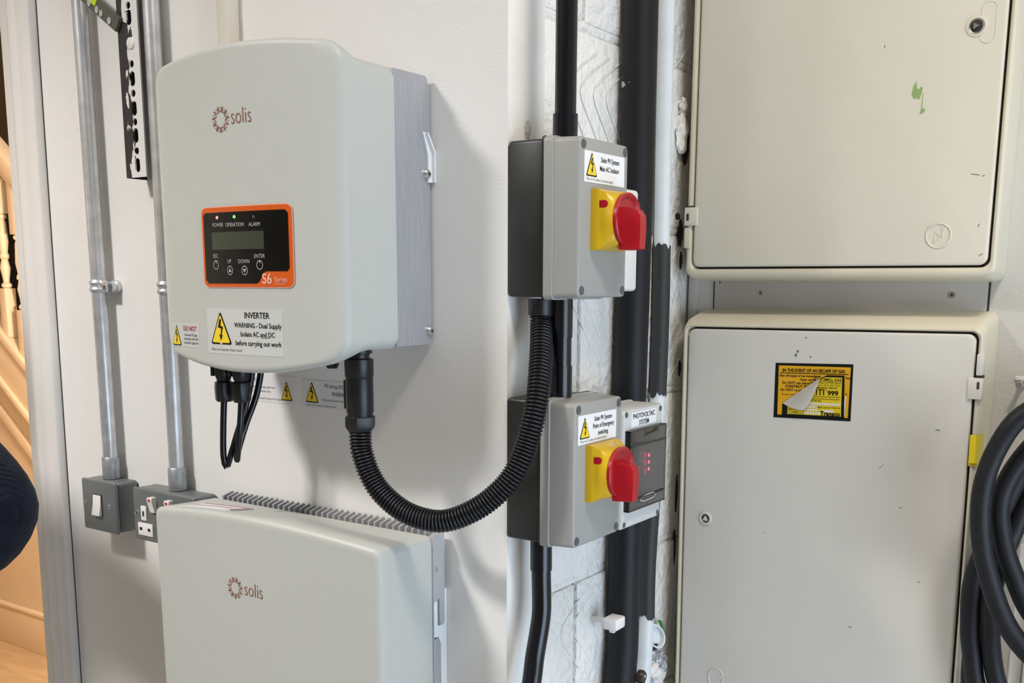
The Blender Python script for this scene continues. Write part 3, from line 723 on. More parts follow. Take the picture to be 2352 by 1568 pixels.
def topz(x, y):
    s_ = (y + .030) / (low_y(x) + .030)
    tab = ((0, 0), (.3, .25), (.8, .85), (.94, 1), (1, 1)); zd = 1
    for (a, za), (b_, zb_) in zip(tab[:-1], tab[1:]):
        if a <= s_ <= b_: zd = za + (zb_ - za) * (s_ - a) / (b_ - a)
    return low_top(x) * zd - .3105 * (1 - zd)
def tf(u, v, h):
    a = [q[0][i] + (q[1][i] - q[0][i]) * u for i in (0, 1)]; b_ = [q[3][i] + (q[2][i] - q[3][i]) * u for i in (0, 1)]
    x, y = a[0] + (b_[0] - a[0]) * v, a[1] + (b_[1] - a[1]) * v
    return (x, y, topz(x, y) + h)
slab(stk, tf, 0, 0, 1, 1, .0001, .0012, 10, 6)
ls = obj('top_label', stk, 'label_white', li, smooth=0)
b = MB()
ribbon(b, tf, [(k / 12, .94) for k in range(13)], .10, .0016); ribbon(b, tf, [(.96, k / 8) for k in range(9)], .07, .0016); ribbon(b, tf, [(.05 + k / 14, .5) for k in range(12)], .07, .0016)
mat('label_red_faded', (0.55, 0.22, 0.20), 0.4); obj('red_print', b, 'label_red_faded', ls, smooth=0, fixn=False)

# stickers on the inverter wall
pw = planeY(0, -.0002, 0)
def wall_label(label, u0, v0, u1, v1, tri, lines, small):
    b = MB(); slab(b, pw, u0, v0, u1, v1, 0, .0003, 2, 1); o = obj('wall_sticker', b, 'label_wall', smooth=0); tag(o, label, 'sticker')
    tri_on(o, pw, *tri)
    b = MB()
    for s_, sz, u, v, bo in lines: put_text(b, pw, s_, sz, u, v, .0006, bold=bo, sx=.9, align='LEFT')
    obj('lettering', b, 'print_grey', o, smooth=0, fixn=False)
    return o
wall_label('white warning sticker with live cable text on the wall right of the plugs', -1.163, -.1665, -1.0505, -.1275, (-1.0680, -.1480, .0225, .0275),
           [('Live DC Cable', .0072, -1.156, -.1380, .012), ('Do not disconnect DC plugs under load.', .0044, -1.156, -.1466, 0), ('Turn off AC and DC isolators first', .0044, -1.156, -.1525, 0), ('Place around DC cable from PV array to DC isolator', .0040, -1.156, -.1625, 0)], None)
wall_label('white warning sticker about the DC isolator partly behind the hose coupling', -1.0355, -.1680, -.930, -.1300, (-1.0185, -.1465, .0250, .0290),
           [('PV Array DC Isolator', .0072, -.994, -.1395, .012), ('WARNING', .0078, -.981, -.1500, .014), ('Contains live parts during daylight', .0048, -1.000, -.1575, 0), ('Place on DC isolator (or inverter isolator)', .0036, -1.029, -.1655, 0)], None)

# ================================================================== conduits and metal boxes at left
def conduit(label, x, zb, cl_z, saddle_dir=1):
    y = -.0185
    t = thing('steel_conduit', label, 'conduit', (x, y, zb))
    obj('tube', MB().cyl((x, y, zb), (x, y, CE - .001), .0118, 28), 'galvanised', t)
    obj('coupler', MB().lathe((x, y, zb), (0, 0, 1), [(.0138, 0), (.0140, .001), (.0140, .033), (.0128, .035)], 28), 'galvanised_dull', t)
    c = MB().lathe((x, y, cl_z - .0095), (0, 0, 1), [(.0125, 0), (.0135, .002), (.0150, .0045), (.0135, .007), (.0132, .0095), (.0135, .012), (.0150, .0145), (.0135, .017), (.0125, .019)], 28)
    s_ = obj('saddle', c, 'galvanised', t)
    b = MB().box((x + .010, y - .006, cl_z - .009), (x + .028, y - .003, cl_z + .009), .001)
    obj('saddle_strap', b, 'galvanised', t)
    obj('spacer_base', MB().lathe((x + .022, -.0005, cl_z - .001), (0, -1, 0), [(.0105, 0), (.0105, .006), (.0085, .008), (.0085, .0145)], 24), 'galvanised', t)
    obj('saddle_screw', MB().lathe((x + .0225, y - .006, cl_z), (0, -1, 0), [(.0055, 0), (.005, .0015), (.002, .0022)], 14), 'steel', t)
    return t
conduit('galvanised steel conduit rising from the single light switch', -1.4605, -.3115, -.006)
conduit('galvanised steel conduit rising from the double socket, half hidden by the inverter', -1.2935, -.3115, -.008)
# single switch
sw = thing('light_switch', 'grey metal surface box with one white rocker switch', 'switch', (-1.461, -.0225, -.395))
obj('back_box', MB().box((-1.5045, -.0385, -.3945), (-1.4165, -.0005, -.3125), .006, 3), 'metalclad_grey', sw)
obj('front_plate', MB().box((-1.5055, -.0455, -.3955), (-1.4155, -.0380, -.3115), .004, 3), 'metalclad_grey', sw)
rk = MB().rings([[(x, y, z) for x, z in ((-1.4730, -.3690), (-1.4510, -.3690), (-1.4510, -.3345), (-1.4730, -.3345))] for y in (-.0450, -.0470)])
obj('switch_bezel', rk, 'gap_dark', sw, smooth=0)
rk = MB().rings([[(x, -.0455, -.3680), (x, -.0525, -.3680), (x, -.0490, -.3520), (x, -.0475, -.3355), (x, -.0455, -.3355)] for x in (-1.4720, -1.4520)])
obj('rocker', rk, 'switch_white', sw, smooth=20)
for x in (-1.4968, -1.4325): 
    s_ = obj('screw', MB().lathe((x, -.0455, -.3515), (0, -1, 0), [(.0042, 0), (.0038, .0012), (.002, .0016)], 14), 'galvanised_dull', sw)
    obj('slot', MB().box((x - .003, -.0474, -.3519), (x + .003, -.0468, -.3511)), 'gap_dark', s_)
# double socket
so = thing('wall_socket', 'grey metal double socket box with white inserts behind the lower inverter', 'socket', (-1.297, -.0225, -.395))
obj('back_box', MB().box((-1.3700, -.0385, -.3935), (-1.2240, -.0005, -.3125), .006, 3), 'metalclad_grey', so)
obj('front_plate', MB().box((-1.3710, -.0455, -.3945), (-1.2225, -.0380, -.3115), .004, 3), 'metalclad_grey', so)
for dx in (0, .074):
    ins = obj('socket_insert', MB().box((-1.3500 + dx, -.0475, -.3615), (-1.3370 + dx, -.0445, -.3385), .001).box((-1.3590 + dx, -.0475, -.3855), (-1.3235 + dx, -.0445, -.3655), .001), 'switch_white', so)
    for hx, hz, w_, h_ in ((-1.3435, -.3505, .004, .008), (-1.3515, -.3750, .0065, .0045), (-1.3315, -.3750, .0065, .0045)):
        obj('pin_hole', MB().box((hx + dx - w_ / 2, -.0478, hz - h_ / 2), (hx + dx + w_ / 2, -.0474, hz + h_ / 2)), 'socket_dark', ins)
    rx = -1.3230 + dx * .55
    r_ = obj('rocker', MB().rings([[(x, -.0450, -.3450), (x, -.0500, -.3450), (x, -.0550, -.3260), (x, -.0540, -.3215), (x, -.0450, -.3215)] for x in (rx, rx + .0115)]), 'switch_white', so, smooth=20)
    obj('red_mark', MB().box((rx + .003, -.0557, -.3268), (rx + .0085, -.0543, -.3235)), 'red_mark', r_)
s_ = obj('screw', MB().lathe((-1.3634, -.0455, -.3515), (0, -1, 0), [(.0042, 0), (.0038, .0012), (.002, .0016)], 14), 'steel', so)
# slotted upright and the diagonal level bar
ch = thing('slotted_upright', 'slotted steel upright with scuffed black and white paint left of the inverter', 'bracket', (-1.326, -.03, .15))
def plate_holes(cells, x0, x1, yf, th):
    mb = MB(); n = 24
    for (za, zb, hx, hz, rw, rh) in cells:
        outer = []; inner = []
        for k in range(n):
            a = 2 * PI * k / n; ca, sa = math.cos(a), math.sin(a)
            cxm, czm = hx, (za + zb) / 2
            s1 = min((x1 - cxm if ca > 0 else cxm - x0) / max(abs(ca), 1e-6), (zb - czm) / max(abs(sa), 1e-6))
            outer.append((cxm + ca * s1, czm + sa * s1))
            if rw > 0:
                e = max(0, rh - rw); inner.append((hx + rw * ca, hz + rw * sa + (e if sa > 0 else -e)))
        # snap nearest outer points onto the rectangle corners
        for cxn, czn in ((x0, za), (x1, za), (x0, zb), (x1, zb)):
            i = min(range(n), key=lambda j: (outer[j][0] - cxn) ** 2 + (outer[j][1] - czn) ** 2); outer[i] = (cxn, czn)
        R_ = [[(x, yf, z) for x, z in outer], [(x, yf, z) for x, z in inner], [(x, yf + th, z) for x, z in inner], [(x, yf + th, z) for x, z in outer]]
        mb.rings(R_, True, False, False)
    mb.box((x0, yf, cells[0][0] if False else min(c[0] for c in cells)), (x0 + .0001, yf + th, max(c[1] for c in cells)))
    return mb
hz = [.1669, .1868, .2081, .2268, .2454, .2661, .2859, .3060, .3336, .3681, .3843]
cells = []; zs = [.1500] + [(a + b) / 2 for a, b in zip(hz[:-1], hz[1:])] + [.395]
for k, z in enumerate(hz):
    ov = (k % 2 == 0) if k < 8 else (k == 9)
    cells.append((zs[k], zs[k + 1], -1.3235, z, .0060 if ov else .0052, .0102 if ov else .0052))
z = .395
for k in range(24):
    ov = k % 2 == 0; h = .026 if ov else .018
    cells.append((z, z + h, -1.3235, z + h / 2, .0050 if ov else .0044, .0092 if ov else .0044)); z += h
    if z > .97: break
obj('slotted_face', plate_holes(cells, -1.3505, -1.3040, -.0345, .0025), 'painted_channel', ch, smooth=20)
obj('side_flange', MB().box((-1.3510, -.0335, .1500), (-1.3490, -.0004, z)), 'black_paint', ch)
obj('bolt_head', MB().lathe((-1.3215, -.0345, .3335), (0, -1, 0), [(.0090, 0), (.0080, .002), (.004, .003)], 14), 'painted_channel', ch)
lv = thing('diagonal_brace', 'dark grey diagonal bar with oval holes and a yellow green end at the top left', 'bracket', (-1.36, -.036, .36))
a = Vector((-1.351, 0, .3660)); d = Vector((-.055, 0, .0375)).normalized(); nrm = Vector((-d.z, 0, d.x))
def bar(u0, u1, v0, v1, y0, y1):
    P = [a + d * u + nrm * v for u, v in ((u0, v0), (u1, v0), (u1, v1), (u0, v1))]
    return MB().rings([[(p.x, y, p.z) for p in P] for y in (y0, y1)])
obj('bar', bar(-.01, .34, -.0105, .0105, -.0400, -.0350), 'level_grey', lv, smooth=0)
obj('coloured_end', bar(.048, .30, -.0090, .0020, -.0408, -.0399), 'level_yellow', lv, smooth=0)
for u in (.008, .030, .041, .062, .085, .11, .14, .17, .20):
    c = a + d * u + nrm * .004
    obj('oval_hole', MB().prism([(.0042 * math.cos(2 * PI * k / 14), .0050 * math.sin(2 * PI * k / 14)) for k in range(14)], lambda q, r, h: (c.x + q, -.0404 - h, c.z + r), 0, .0010), 'galvanised', lv)

# ================================================================== isolators
def rotary(parent, y, z, xf):
    P = lambda u, v, h: (xf + h, y + u, z + v)
    b = MB(); s = .0335
    sq = []
    for k in range(48):
        an = 2 * PI * k / 48 + PI / 4; ca, sa = math.cos(an), math.sin(an); m = s / max(abs(ca), abs(sa)); sq.append((ca * m, sa * m))
    ci = [(.0312 * math.cos(2 * PI * k / 48 + PI / 4), .0312 * math.sin(2 * PI * k / 48 + PI / 4)) for k in range(48)]
    R_ = [[P(u, v, 0) for u, v in sq], [P(u, v, .0075) for u, v in sq], [P(u * .975, v * .975, .0092) for u, v in sq]]
    for t in (.25, .5, .75, 1):
        R_.append([P(a_[0] * .95 * (1 - t) + c_[0] * t, a_[1] * .95 * (1 - t) + c_[1] * t, .0092 + .0165 * t ** .75) for a_, c_ in zip(sq, ci)])
    R_.append([P(u * .96, v * .96, .0260) for u, v in ci])
    ye = obj('yellow_base', b.rings(R_), 'switch_yellow', parent, smooth=40)
    sl_ = [(.0105, .0125), (.0175, .0125), (.0195, .0145), (.0195, .0185), (.0175, .0205), (.0105, .0205)]
    w_ = MB().prism(sl_, lambda u, v, h: (xf + u, y - .0325 + (u - .0105) * .26 + h, z + v), 0, .004)
    obj('lock_slot', w_, 'switch_red', ye)
    k_ = MB(); n = 48
    def cr(r, h): return [P(r * math.cos(2 * PI * j / n), r * math.sin(2 * PI * j / n), h) for j in range(n)]
    k_.rings([cr(.0298, .0255), cr(.0303, .0305), cr(.0292, .0316), cr(.0268, .0310), cr(.0238, .0275), cr(.0100, .0265)])
    kn = obj('red_knob', k_, 'switch_red', parent, smooth=40)
    g = MB()
    def gs(z_, x0, x1, hw): return [P(-hw, z_, x0), P(hw, z_, x0), P(hw * .45, z_, x1), P(-hw * .45, z_, x1)]
    g.rings([gs(-.0332, .0262, .0430, .0125), gs(-.0322, .0262, .0480, .0150), gs(-.010, .0262, .0490, .0160), gs(.004, .0262, .0482, .0158), gs(.0105, .0262, .0440, .0150), gs(.0140, .0262, .0290, .0140)])
    obj('grip', g, 'switch_red', kn, smooth=18)
    obj('grip_hole', MB().lathe(P(0, .002, .0478), (1, 0, 0), [(.0028, 0), (.0026, .0006)], 14), 'print_red', kn)
def isolator(label, y0, z0, z1, rotz, lines, small, ltri, lrect):
    xf = -.597; y1 = y0 + .1145
    t = thing('isolator', label, 'isolator', (XC, (y0 + y1) / 2, z0))
    obj('back_box', MB().box((XC + .0005, y0 + .004, z0 + .002), (-.6440, y1 - .004, z1 - .001), .004, 3), 'black_back', t)
    obj('seal_lip', MB().box((-.6460, y0 + .0015, z0 - .0005), (-.6405, y1 - .0015, z1 + .0015), .002), 'black_plastic', t)
    lid = MB()
    def rr(x, ins, r): return [(x, (y0 + y1) / 2 + u, (z0 + z1) / 2 + v) for u, v in rrect(y1 - y0 - 2 * ins, z1 - z0 - 2 * ins, r, 5)]
    lid.rings([rr(-.6415, -.0008, .006), rr(-.6300, -.0008, .006), rr(-.6295, .0008, .006), rr(-.600, .0020, .006), rr(-.5982, .0026, .0055), rr(-.597, .0042, .005)])
    obj('lid', lid, 'isolator_grey', t, smooth=40)
    for u, v in ((.0098, .0098), (y1 - y0 - .0098, .0098), (.0098, z1 - z0 - .0098), (y1 - y0 - .0098, z1 - z0 - .0098)):
        obj('screw_cap', MB().lathe((-.5972, y0 + u, z0 + v), (1, 0, 0), [(.0052, 0), (.0050, .0008), (.003, .001)], 18), 'isolator_cap', t)
    P = planeX(-.5969, 0, 0)
    b = MB(); slab(b, P, *lrect, 0, .0003, 1, 1); ls = obj('warning_label', b, 'label_white', t, smooth=0)
    tri_on(ls, P, *ltri)
    b = MB()
    for s_, u, v in lines: put_text(b, P, s_, .0078, u, v, .0006, bold=.012, sx=.82)
    obj('lettering', b, 'print_black', ls, smooth=0, fixn=False)
    b = MB(); put_text(b, P, small[0], .0042, small[1], small[2], .0006, sx=.85, align='LEFT'); obj('small_print', b, 'print_grey', ls, smooth=0, fixn=False)
    rotary(t, (y0 + y1) / 2 + .0035, rotz, -.597)
    return t
isolator('upper grey isolator box with yellow base, red knob and main AC label', -.0050, -.0175, .1600, .0705,
         [('Solar PV System', .0640, .1340), ('Main AC Isolator', .0625, .1245)], ('Place on AC isolator (or inverter supply)', .0115, .1128), (.0225, .1302, .0250, .0265), (.0065, .1105, .0980, .1440))
isolator('lower grey isolator box with yellow base, red knob and emergency switching label', -.0075, -.3055, -.1320, -.2180,
         [('Solar PV System', .0590, -.1580), ('Point of Emergency', .0600, -.1665), ('switching', .0590, -.1750)], ('Place on AC isolator (at inverter isolator)', .0070, -.1805), (.0165, -.1635, .0235, .0255), (.0015, -.1830, .0910, -.1487))
# rigid black conduits
def rigid(label, path, collars):
    t = thing('black_conduit', label, 'conduit', path[0])
    obj('tube', MB().tube(path if len(path) == 2 else spline(path, .008), .0120, 24), 'black_gloss', t)
    for (p, q_, r) in collars: obj('collar', MB().cyl(p, q_, r, 24), 'black_gloss', t)
rigid('glossy black conduit dropping from the ceiling into the upper isolator', [(-.632, .0230, .1605), (-.632, .0260, CE - .001)], [((-.632, .0230, .1605), (-.632, .0231, .1860), .0140)])
rigid('short glossy black conduit joining the two isolators', [(-.640, .0330, -.1315), (-.640, .0330, -.0180)], [((-.640, .0330, -.1315), (-.640, .0330, -.095), .0130), ((-.640, .0330, -.062), (-.640, .0330, -.0180), .0130)])
rigid('glossy black conduit leaving the bottom of the lower isolator and bending left', [(-.6587, .0220, -.3057), (-.6584, .0220, -.3464), (-.6573, .0220, -.3951), (-.6564, .0150, -.4209), (-.6553, .0040, -.4511), (-.6517, -.0080, -.4790), (-.648, -.03, -.53), (-.646, -.045, -.60), (-.646, -.05, -.75), (-.646, -.05, FL + .001)],
      [((-.6587, .0220, -.3057), (-.6585, .0220, -.3440), .0133)])
# small white box behind the upper isolator
wbx = thing('white_box', 'small white enclosure peeking out behind the upper isolator', 'box', (XC, .16, -.005))
obj('case', MB().box((-.6965, .1110, -.0095), (-.6310, .2020, .1165), .005, 3), 'box_white', wbx)
obj('cover_seam', MB().box((-.6560, .1105, -.0100), (-.6545, .2025, .1170), .004), 'box_white', wbx)
P = planeX(-.6309, 0, 0)
b = MB(); ribbon(b, P, [(.190 + a_, .103 + c_) for a_, c_ in rrect(.009, .009, .002)], .0012, .0004, True); ribbon(b, P, [(.176 + a_, .103 + c_) for a_, c_ in rrect(.006, .008, .002)], .0012, .0004, True)
grid_patch(b, P, .193, .068, .197, .074, 1, 1, .0004); obj('printed_marks', b, 'panel_grey', wbx, smooth=0, fixn=False)

# ================================================================== PV meter unit
pv = thing('meter_unit', 'small pale grey enclosure with a smoked window and red digits beside the lower isolator', 'enclosure', (XC, .168, -.307))
b = MB(); X0, X1 = -.6965, -.600
def rrp(x, ins, r, y0=.1145, y1=.2250, z0=-.3065, z1=-.1535): return [(x, (y0 + y1) / 2 + u, (z0 + z1) / 2 + v) for u, v in rrect(y1 - y0 - 2 * ins, z1 - z0 - 2 * ins, r, 5)]
obj('base', MB().rings([rrp(X0, .001, .005), rrp(-.650, .001, .005)]), 'unit_grey', pv, smooth=40)
obj('cover', MB().rings([rrp(-.650, -.001, .005), rrp(-.645, -.001, .005), rrp(-.645, .0005, .005), rrp(-.6030, .0005, .005), rrp(-.6005, .0022, .005), rrp(-.600, .0045, .004)]), 'unit_grey', pv, smooth=40)
for u, v in ((.1235, -.1600), (.2165, -.1605), (.1235, -.3000), (.2165, -.3000)):
    obj('screw_cap', MB().lathe((-.6002, u, v), (1, 0, 0), [(.0038, 0), (.0036, .0007)], 16), 'isolator_cap', pv)
P = planeX(-.5999, 0, 0)
b = MB(); slab(b, P, .1355, -.1775, .2045, -.1585, 0, .0003, 1, 1); ls = obj('name_label', b, 'label_white', pv, smooth=0)
b = MB(); put_text(b, P, 'PHOTOVOLTAIC', .0088, .1700, -.1668, .0006, bold=.012, sx=.90); put_text(b, P, 'SYSTEM', .0088, .1705, -.1757, .0006, bold=.012, sx=.90)
obj('lettering', b, 'print_black', ls, smooth=0, fixn=False)
obj('window_frame', MB().box((-.6002, .1215, -.2830), (-.5985, .2215, -.1800), .0006), 'black_back', pv)
mtr = obj('meter_face', MB().box((-.5986, .1400, -.2620), (-.5978, .2040, -.2020), .0002), 'isolator_cap', pv)
P = planeX(-.5978, 0, 0); b = MB()
for z_, s_ in ((-.2185, '13'), (-.2290, '31'), (-.2395, '13')): put_text(b, P, s_, .0095, .1760, z_ - .0020, .0004, align='RIGHT', sx=.85)
obj('red_digits', b, 'led_digit', pv, smooth=0, fixn=False)
for z_ in (-.2180, -.2270, -.2360): obj('red_dot', MB().lathe((-.5978, .1830, z_), (1, 0, 0), [(.0022, 0), (.0018, .0008)], 12), 'led_dot', pv)
wn = obj('smoked_window', MB().box((-.5945, .1225, -.2815), (-.5925, .2205, -.1815), .0006), 'smoked_window', pv)
obj('window_ridge', MB().box((-.5926, .1230, -.2005), (-.5915, .2200, -.1990)).box((-.5926, .1230, -.2690), (-.5915, .2200, -.2675)), 'black_back', pv, smooth=0)
obj('window_side', MB().box((-.6000, .1213, -.2825), (-.5925, .1226, -.1805)).box((-.6000, .2204, -.2825), (-.5925, .2217, -.1805)).box((-.6000, .1213, -.2828), (-.5925, .2217, -.2815)).box((-.6000, .1213, -.1815), (-.5925, .2217, -.1802)), 'black_back', pv, smooth=0)
la = MB(); ribbon(la, planeX(-.5924, 0, 0), [(.150, -.2712), (.1560, -.2680), (.172, -.2665), (.188, -.2672), (.194, -.2705), (.186, -.2735), (.160, -.2742)], .0016, .0006, True)
obj('finger_latch', la, 'panel_grey', pv, smooth=0, fixn=False)

# ================================================================== service pipes
pa = thing('service_pipe', 'thick black painted pipe running full height behind the isolators', 'pipe', (-.672, .27, FL))
pth = [(-.672, .2715, CE - .001), (-.672, .2715, .3), (-.672, .268, -.05), (-.672, .262, -.40), (-.672, .262, -.52), (-.672, .250, -.62), (-.672, .244, -.8), (-.672, .244, FL + .001)]
obj('pipe', MB().tube(spline(pth, .03), .0230, 28), 'black_paint', pa)
cl = thing('pipe_clip', 'small white plastic clip on the left edge of the black pipe', 'clip', (-.655, .194, -.464))
obj('clip_block', MB().box((-.6720, .2010, -.4740), (-.6500, .2290, -.4570), .003, 2), 'switch_white', cl)
obj('clip_nail', MB().box((-.6965, .2120, -.4690), (-.6715, .2180, -.4620), .001), 'switch_white', cl); obj('clip_tip', MB().box((-.6640, .2060, -.4785), (-.6560, .2120, -.4735), .0015), 'switch_white', cl)
pb = thing('thin_pipe', 'thin white pipe with black painted bands beside the thick black pipe', 'pipe', (-.684, .38, FL))
pth = [(-.6845, .3690, CE - .001), (-.6845, .3720, .3), (-.6845, .3800, -.05), (-.6845, .3730, -.25), (-.6845, .3600, -.42), (-.6845, .3610, -.52), (-.6845, .3600, -.56), (-.6845, .355, -.7), (-.6845, .355, FL + .001)]
full = spline(pth, .012)
obj('pipe', MB().tube(full, .0112, 20), 'white_pipe', pb)
def wrap(z0, z1, r, seed):
    rnd = random.Random(seed); seg = [p for p in full if z0 <= p.z <= z1]; mb = MB(); n = 22; rs = []
    for i, p in enumerate(seg):
        ring_ = []
        for k in range(n):
            dz = rnd.uniform(-.006, .006) if i in (0, len(seg) - 1) else 0
            ring_.append((p.x + r * math.cos(2 * PI * k / n), p.y + r * math.sin(2 * PI * k / n), p.z + dz))
        rs.append(ring_)
    mb.rings(rs, True, False, False); return mb
obj('black_band', wrap(-.165, .058, .0130, 3), 'black_wrap', pb)
obj('black_band', wrap(-.505, -.300, .0130, 5), 'black_wrap', pb)
# debris at the foot: pipe ring, broken plaster, brown cleat
rg = thing('pipe_stub', 'white stub pipe with a green rim poking from broken plaster at the bottom', 'pipe', (-.69, .40, -.56))
a_ = Vector((1, -.25, .1)).normalized()
c_ = Vector((-.6950, .4020, -.5450))
u_ = a_.orthogonal().normalized(); v_ = a_.cross(u_)
def ringp(r, h, n=28): return [c_ + a_ * h + u_ * (r * math.cos(2 * PI * k / n)) + v_ * (r * 1.5 * math.sin(2 * PI * k / n)) for k in range(n)]
obj('stub', MB().rings([ringp(.0165, -.004), ringp(.0165, .010), ringp(.0140, .010), ringp(.0140, .002)], True, False, True), 'white_pipe', rg)
arc = [c_ + Vector((.0105, .0165 * math.cos(t), .0245 * math.sin(t))) for t in [PI * .02 + k * PI * .40 / 8 for k in range(9)]]
obj('green_rim', MB().tube(arc, .0028, 8), 'green_pipe', rg)
db = thing('broken_plaster', 'pile of torn foil and broken white plaster at the foot of the pipes', 'rubble', (-.69, .41, -.6))
for i, (y, z, r, s_, mm) in enumerate(((.395, -.575, .014, (.5, 1.2, .7), 'foil'), (.418, -.590, .012, (.5, 1.1, 1.2), 'foil'), (.385, -.595, .016, (.5, 1.5, .6), 'plaster_lump'), (.430, -.600, .013, (.5, .9, 1.3), 'foil'), (.405, -.612, .018, (.6, 1.6, .8), 'plaster_lump'), (.378, -.615, .015, (.6, 1.3, .7), 'foil'), (.398, -.562, .008, (.4, 1.4, .5), 'cavity'))):
    lump('fragment', (-.688, y, z), r, mm, db, 20 + i, n=6, sq=s_)
bc = thing('cable_cleat', 'brown plastic cable cleat with a small bright screw at the bottom of the black pipe', 'clip', (-.647, .262, -.575))
obj('cleat', MB().lathe((-.6495, .2720, -.5605), (1, 0, 0), [(.0100, 0), (.0100, .006), (.008, .009)], 20).box((-.6495, .2660, -.605), (-.6435, .2840, -.565), .003), 'brown_plastic', bc)
obj('cleat_screw', MB().lathe((-.6405, .2745, -.5600), (1, 0, 0), [(.0026, 0), (.002, .001)], 12), 'steel', bc)

# ================================================================== meter cabinets
def cabinet(name, label, x0, x1, z0, z1, door, yfr, flare, mdoor, tilt=0.0):
    # x0..z1 outer edge of the front rim; door = x0,x1,z0,z1
    t = thing(name, label, 'meter cabinet', ((x0 + x1) / 2, YM, (z0 + z1) / 2))
    cx_, cz_ = (x0 + x1) / 2, (z0 + z1) / 2
    def rr(y, e, ez, r): return [(cx_ + u, y, cz_ + v) for u, v in rrect(x1 - x0 + 2 * e, z1 - z0 + 2 * ez, r, 6)]
    dx0, dx1, dz0, dz1 = door; g = .0022
    dcx, dcz = (dx0 + dx1) / 2, (dz0 + dz1) / 2
    def dr(y, e, r): return [(dcx + u, y, dcz + v) for u, v in rrect(dx1 - dx0 + 2 * e, dz1 - dz0 + 2 * e, r, 6)]
    fx, fz = flare
    fr = MB().rings([rr(YM - .0003, fx, fz, .014), rr(yfr + .016, fx * .45, fz * .45, .014), rr(yfr + .006, fx * .15, fz * .15, .013), rr(yfr + .002, -.0006, -.0006, .012), rr(yfr, -.003, -.003, .011), dr(yfr + .0002, g + .0035, .012), dr(yfr + .0020, g + .0010, .011), dr(yfr + .010, g, .011)], True, False, False)
    obj('frame', fr, 'meter_frame', t, smooth=50)
    obj('recess', MB().rings([dr(yfr + .0098, g + .0005, .011), dr(yfr + .012, g + .0005, .011)]), 'gap_dark', t, smooth=0)
    yd = yfr - .0015
    d = obj('door', MB().rings([dr(yfr + .0095, -.0005, .010), dr(yd + .004, 0, .010), dr(yd + .0012, -.0004, .0095), dr(yd + .0003, -.0016, .009), dr(yd, -.0040, .008)]), mdoor, t, smooth=50)
    t['tilt'] = 0; del t['tilt']
    return t, d, yd
ec, ed, yd1 = cabinet('meter_cabinet', 'upper cream meter cabinet with a metal lock and green paint marks', -.6710, -.2462, .0095, .640, (-.6590, -.2562, .0245, .622), .4300, (.001, .006), 'meter_door')
PD = planeY(0, yd1, 0)
lk = obj('lock_surround', MB().lathe((-.2905, yd1 + .0002, .3125), (0, -1, 0), [(.0125, 0), (.0122, .0012), (.0098, .0016), (.0092, .0005)], 28), 'meter_door', ec)
obj('lock_barrel', MB().lathe((-.2905, yd1 - .0001, .3125), (0, -1, 0), [(.0090, 0), (.0086, .0010), (.0070, .0004), (.0060, .0002)], 24), 'steel', lk)
b = MB(); poly_patch(b, PD, circ(.0072, 20, -.2905, .3125), .0010); obj('lock_well', b, 'gap_dark', lk, smooth=0, fixn=False)
b = MB().prism([(-.0030, -.0038), (.0042, 0), (-.0030, .0038)], lambda u, v, h: (-.2905 + u, yd1 - .0008 - h, .3125 + v), 0, .003); obj('triangle_key', b, 'steel', lk)
b = MB(); op = [(-.2830 + a_, .3155 + c_) for a_, c_ in rrect(.0175, .048, .0085, 6)]
b.tube([PD(u + .006, v, .0000) for u, v in op], .0006, 6, closed=True); obj('escutcheon', b, 'meter_door', ec, smooth=60)
def moulded(parent, pts, r=.0008, closed=False, m_='meter_door', name='emblem_stroke', yd=yd1):
    return obj(name, MB().tube([(u, yd - .0001, v) for u, v in pts], r, 7, closed=closed), m_, parent, smooth=60)
em = moulded(ec, circ(.0152, 32, -.3165, .0620), .0012, True, name='emblem_ring')
moulded(em, [(-.3125, .0735), (-.3115, .0590)], .0008); moulded(em, [(-.3090, .0735), (-.3120, .0600), (-.3205, .0660), (-.3210, .0530)], .0008); moulded(em, [(-.3210, .0520), (-.3150, .0590)], .0008)
hg = obj('hinge', MB().box((-.6735, .4262, .0845), (-.6530, .4420, .1105), .0012), 'meter_door', ec)
obj('hinge_slot', MB().box((-.6700, .4258, .0915), (-.6662, .4263, .1015)), 'gap_dark', hg)
obj('hinge_gap', MB().box((-.6730, .4285, .1105), (-.6610, .4420, .1125)), 'gap_dark', hg)
obj('hinge_cover', MB().box((-.6738, .4278, .0520), (-.6640, .4440, .0815), .0015), 'meter_frame', ec)
gp = MB(); rnd = random.Random(2)
poly_patch(gp, PD, [(-.3620, .2385), (-.3585, .2335), (-.3555, .2345), (-.3520, .2325), (-.3500, .2400), (-.3490, .2465), (-.3515, .2480), (-.3530, .2450), (-.3560, .2455), (-.3572, .2560), (-.3585, .2500), (-.3600, .2520), (-.3612, .2440)], .0003)
poly_patch(gp, PD, [(-.3485, .2400), (-.3478, .2400), (-.3480, .2230), (-.3465, .2200), (-.3440, .2205), (-.3452, .2165), (-.3480, .2150), (-.3505, .2140), (-.3500, .2175), (-.3490, .2200)], .0003)
obj('paint_splash', gp, 'green_paint', ec, smooth=0, fixn=False)
sc = MB()
for u, v, l, an in ((-.283, .137, .010, -.2), (-.2700, .1335, .003, .3), (-.27, .072, .004, 1.2), (-.2660, .036, .005, .6), (-.40, .30, .004, 1.5)):
    ribbon(sc, PD, [(u, v), (u + l * math.cos(an), v + l * math.sin(an))], .0009, .0003)
obj('scuff', sc, 'print_grey', ec, smooth=0, fixn=False)
gc, gd, yd2 = cabinet('gas_cabinet', 'lower cream meter cabinet with a yellow and black gas notice', -.6685, -.2495, -.7385, -.0565, (-.6585, -.2585, -.722, -.0640), .4300, (.005, .0205), 'gas_door')
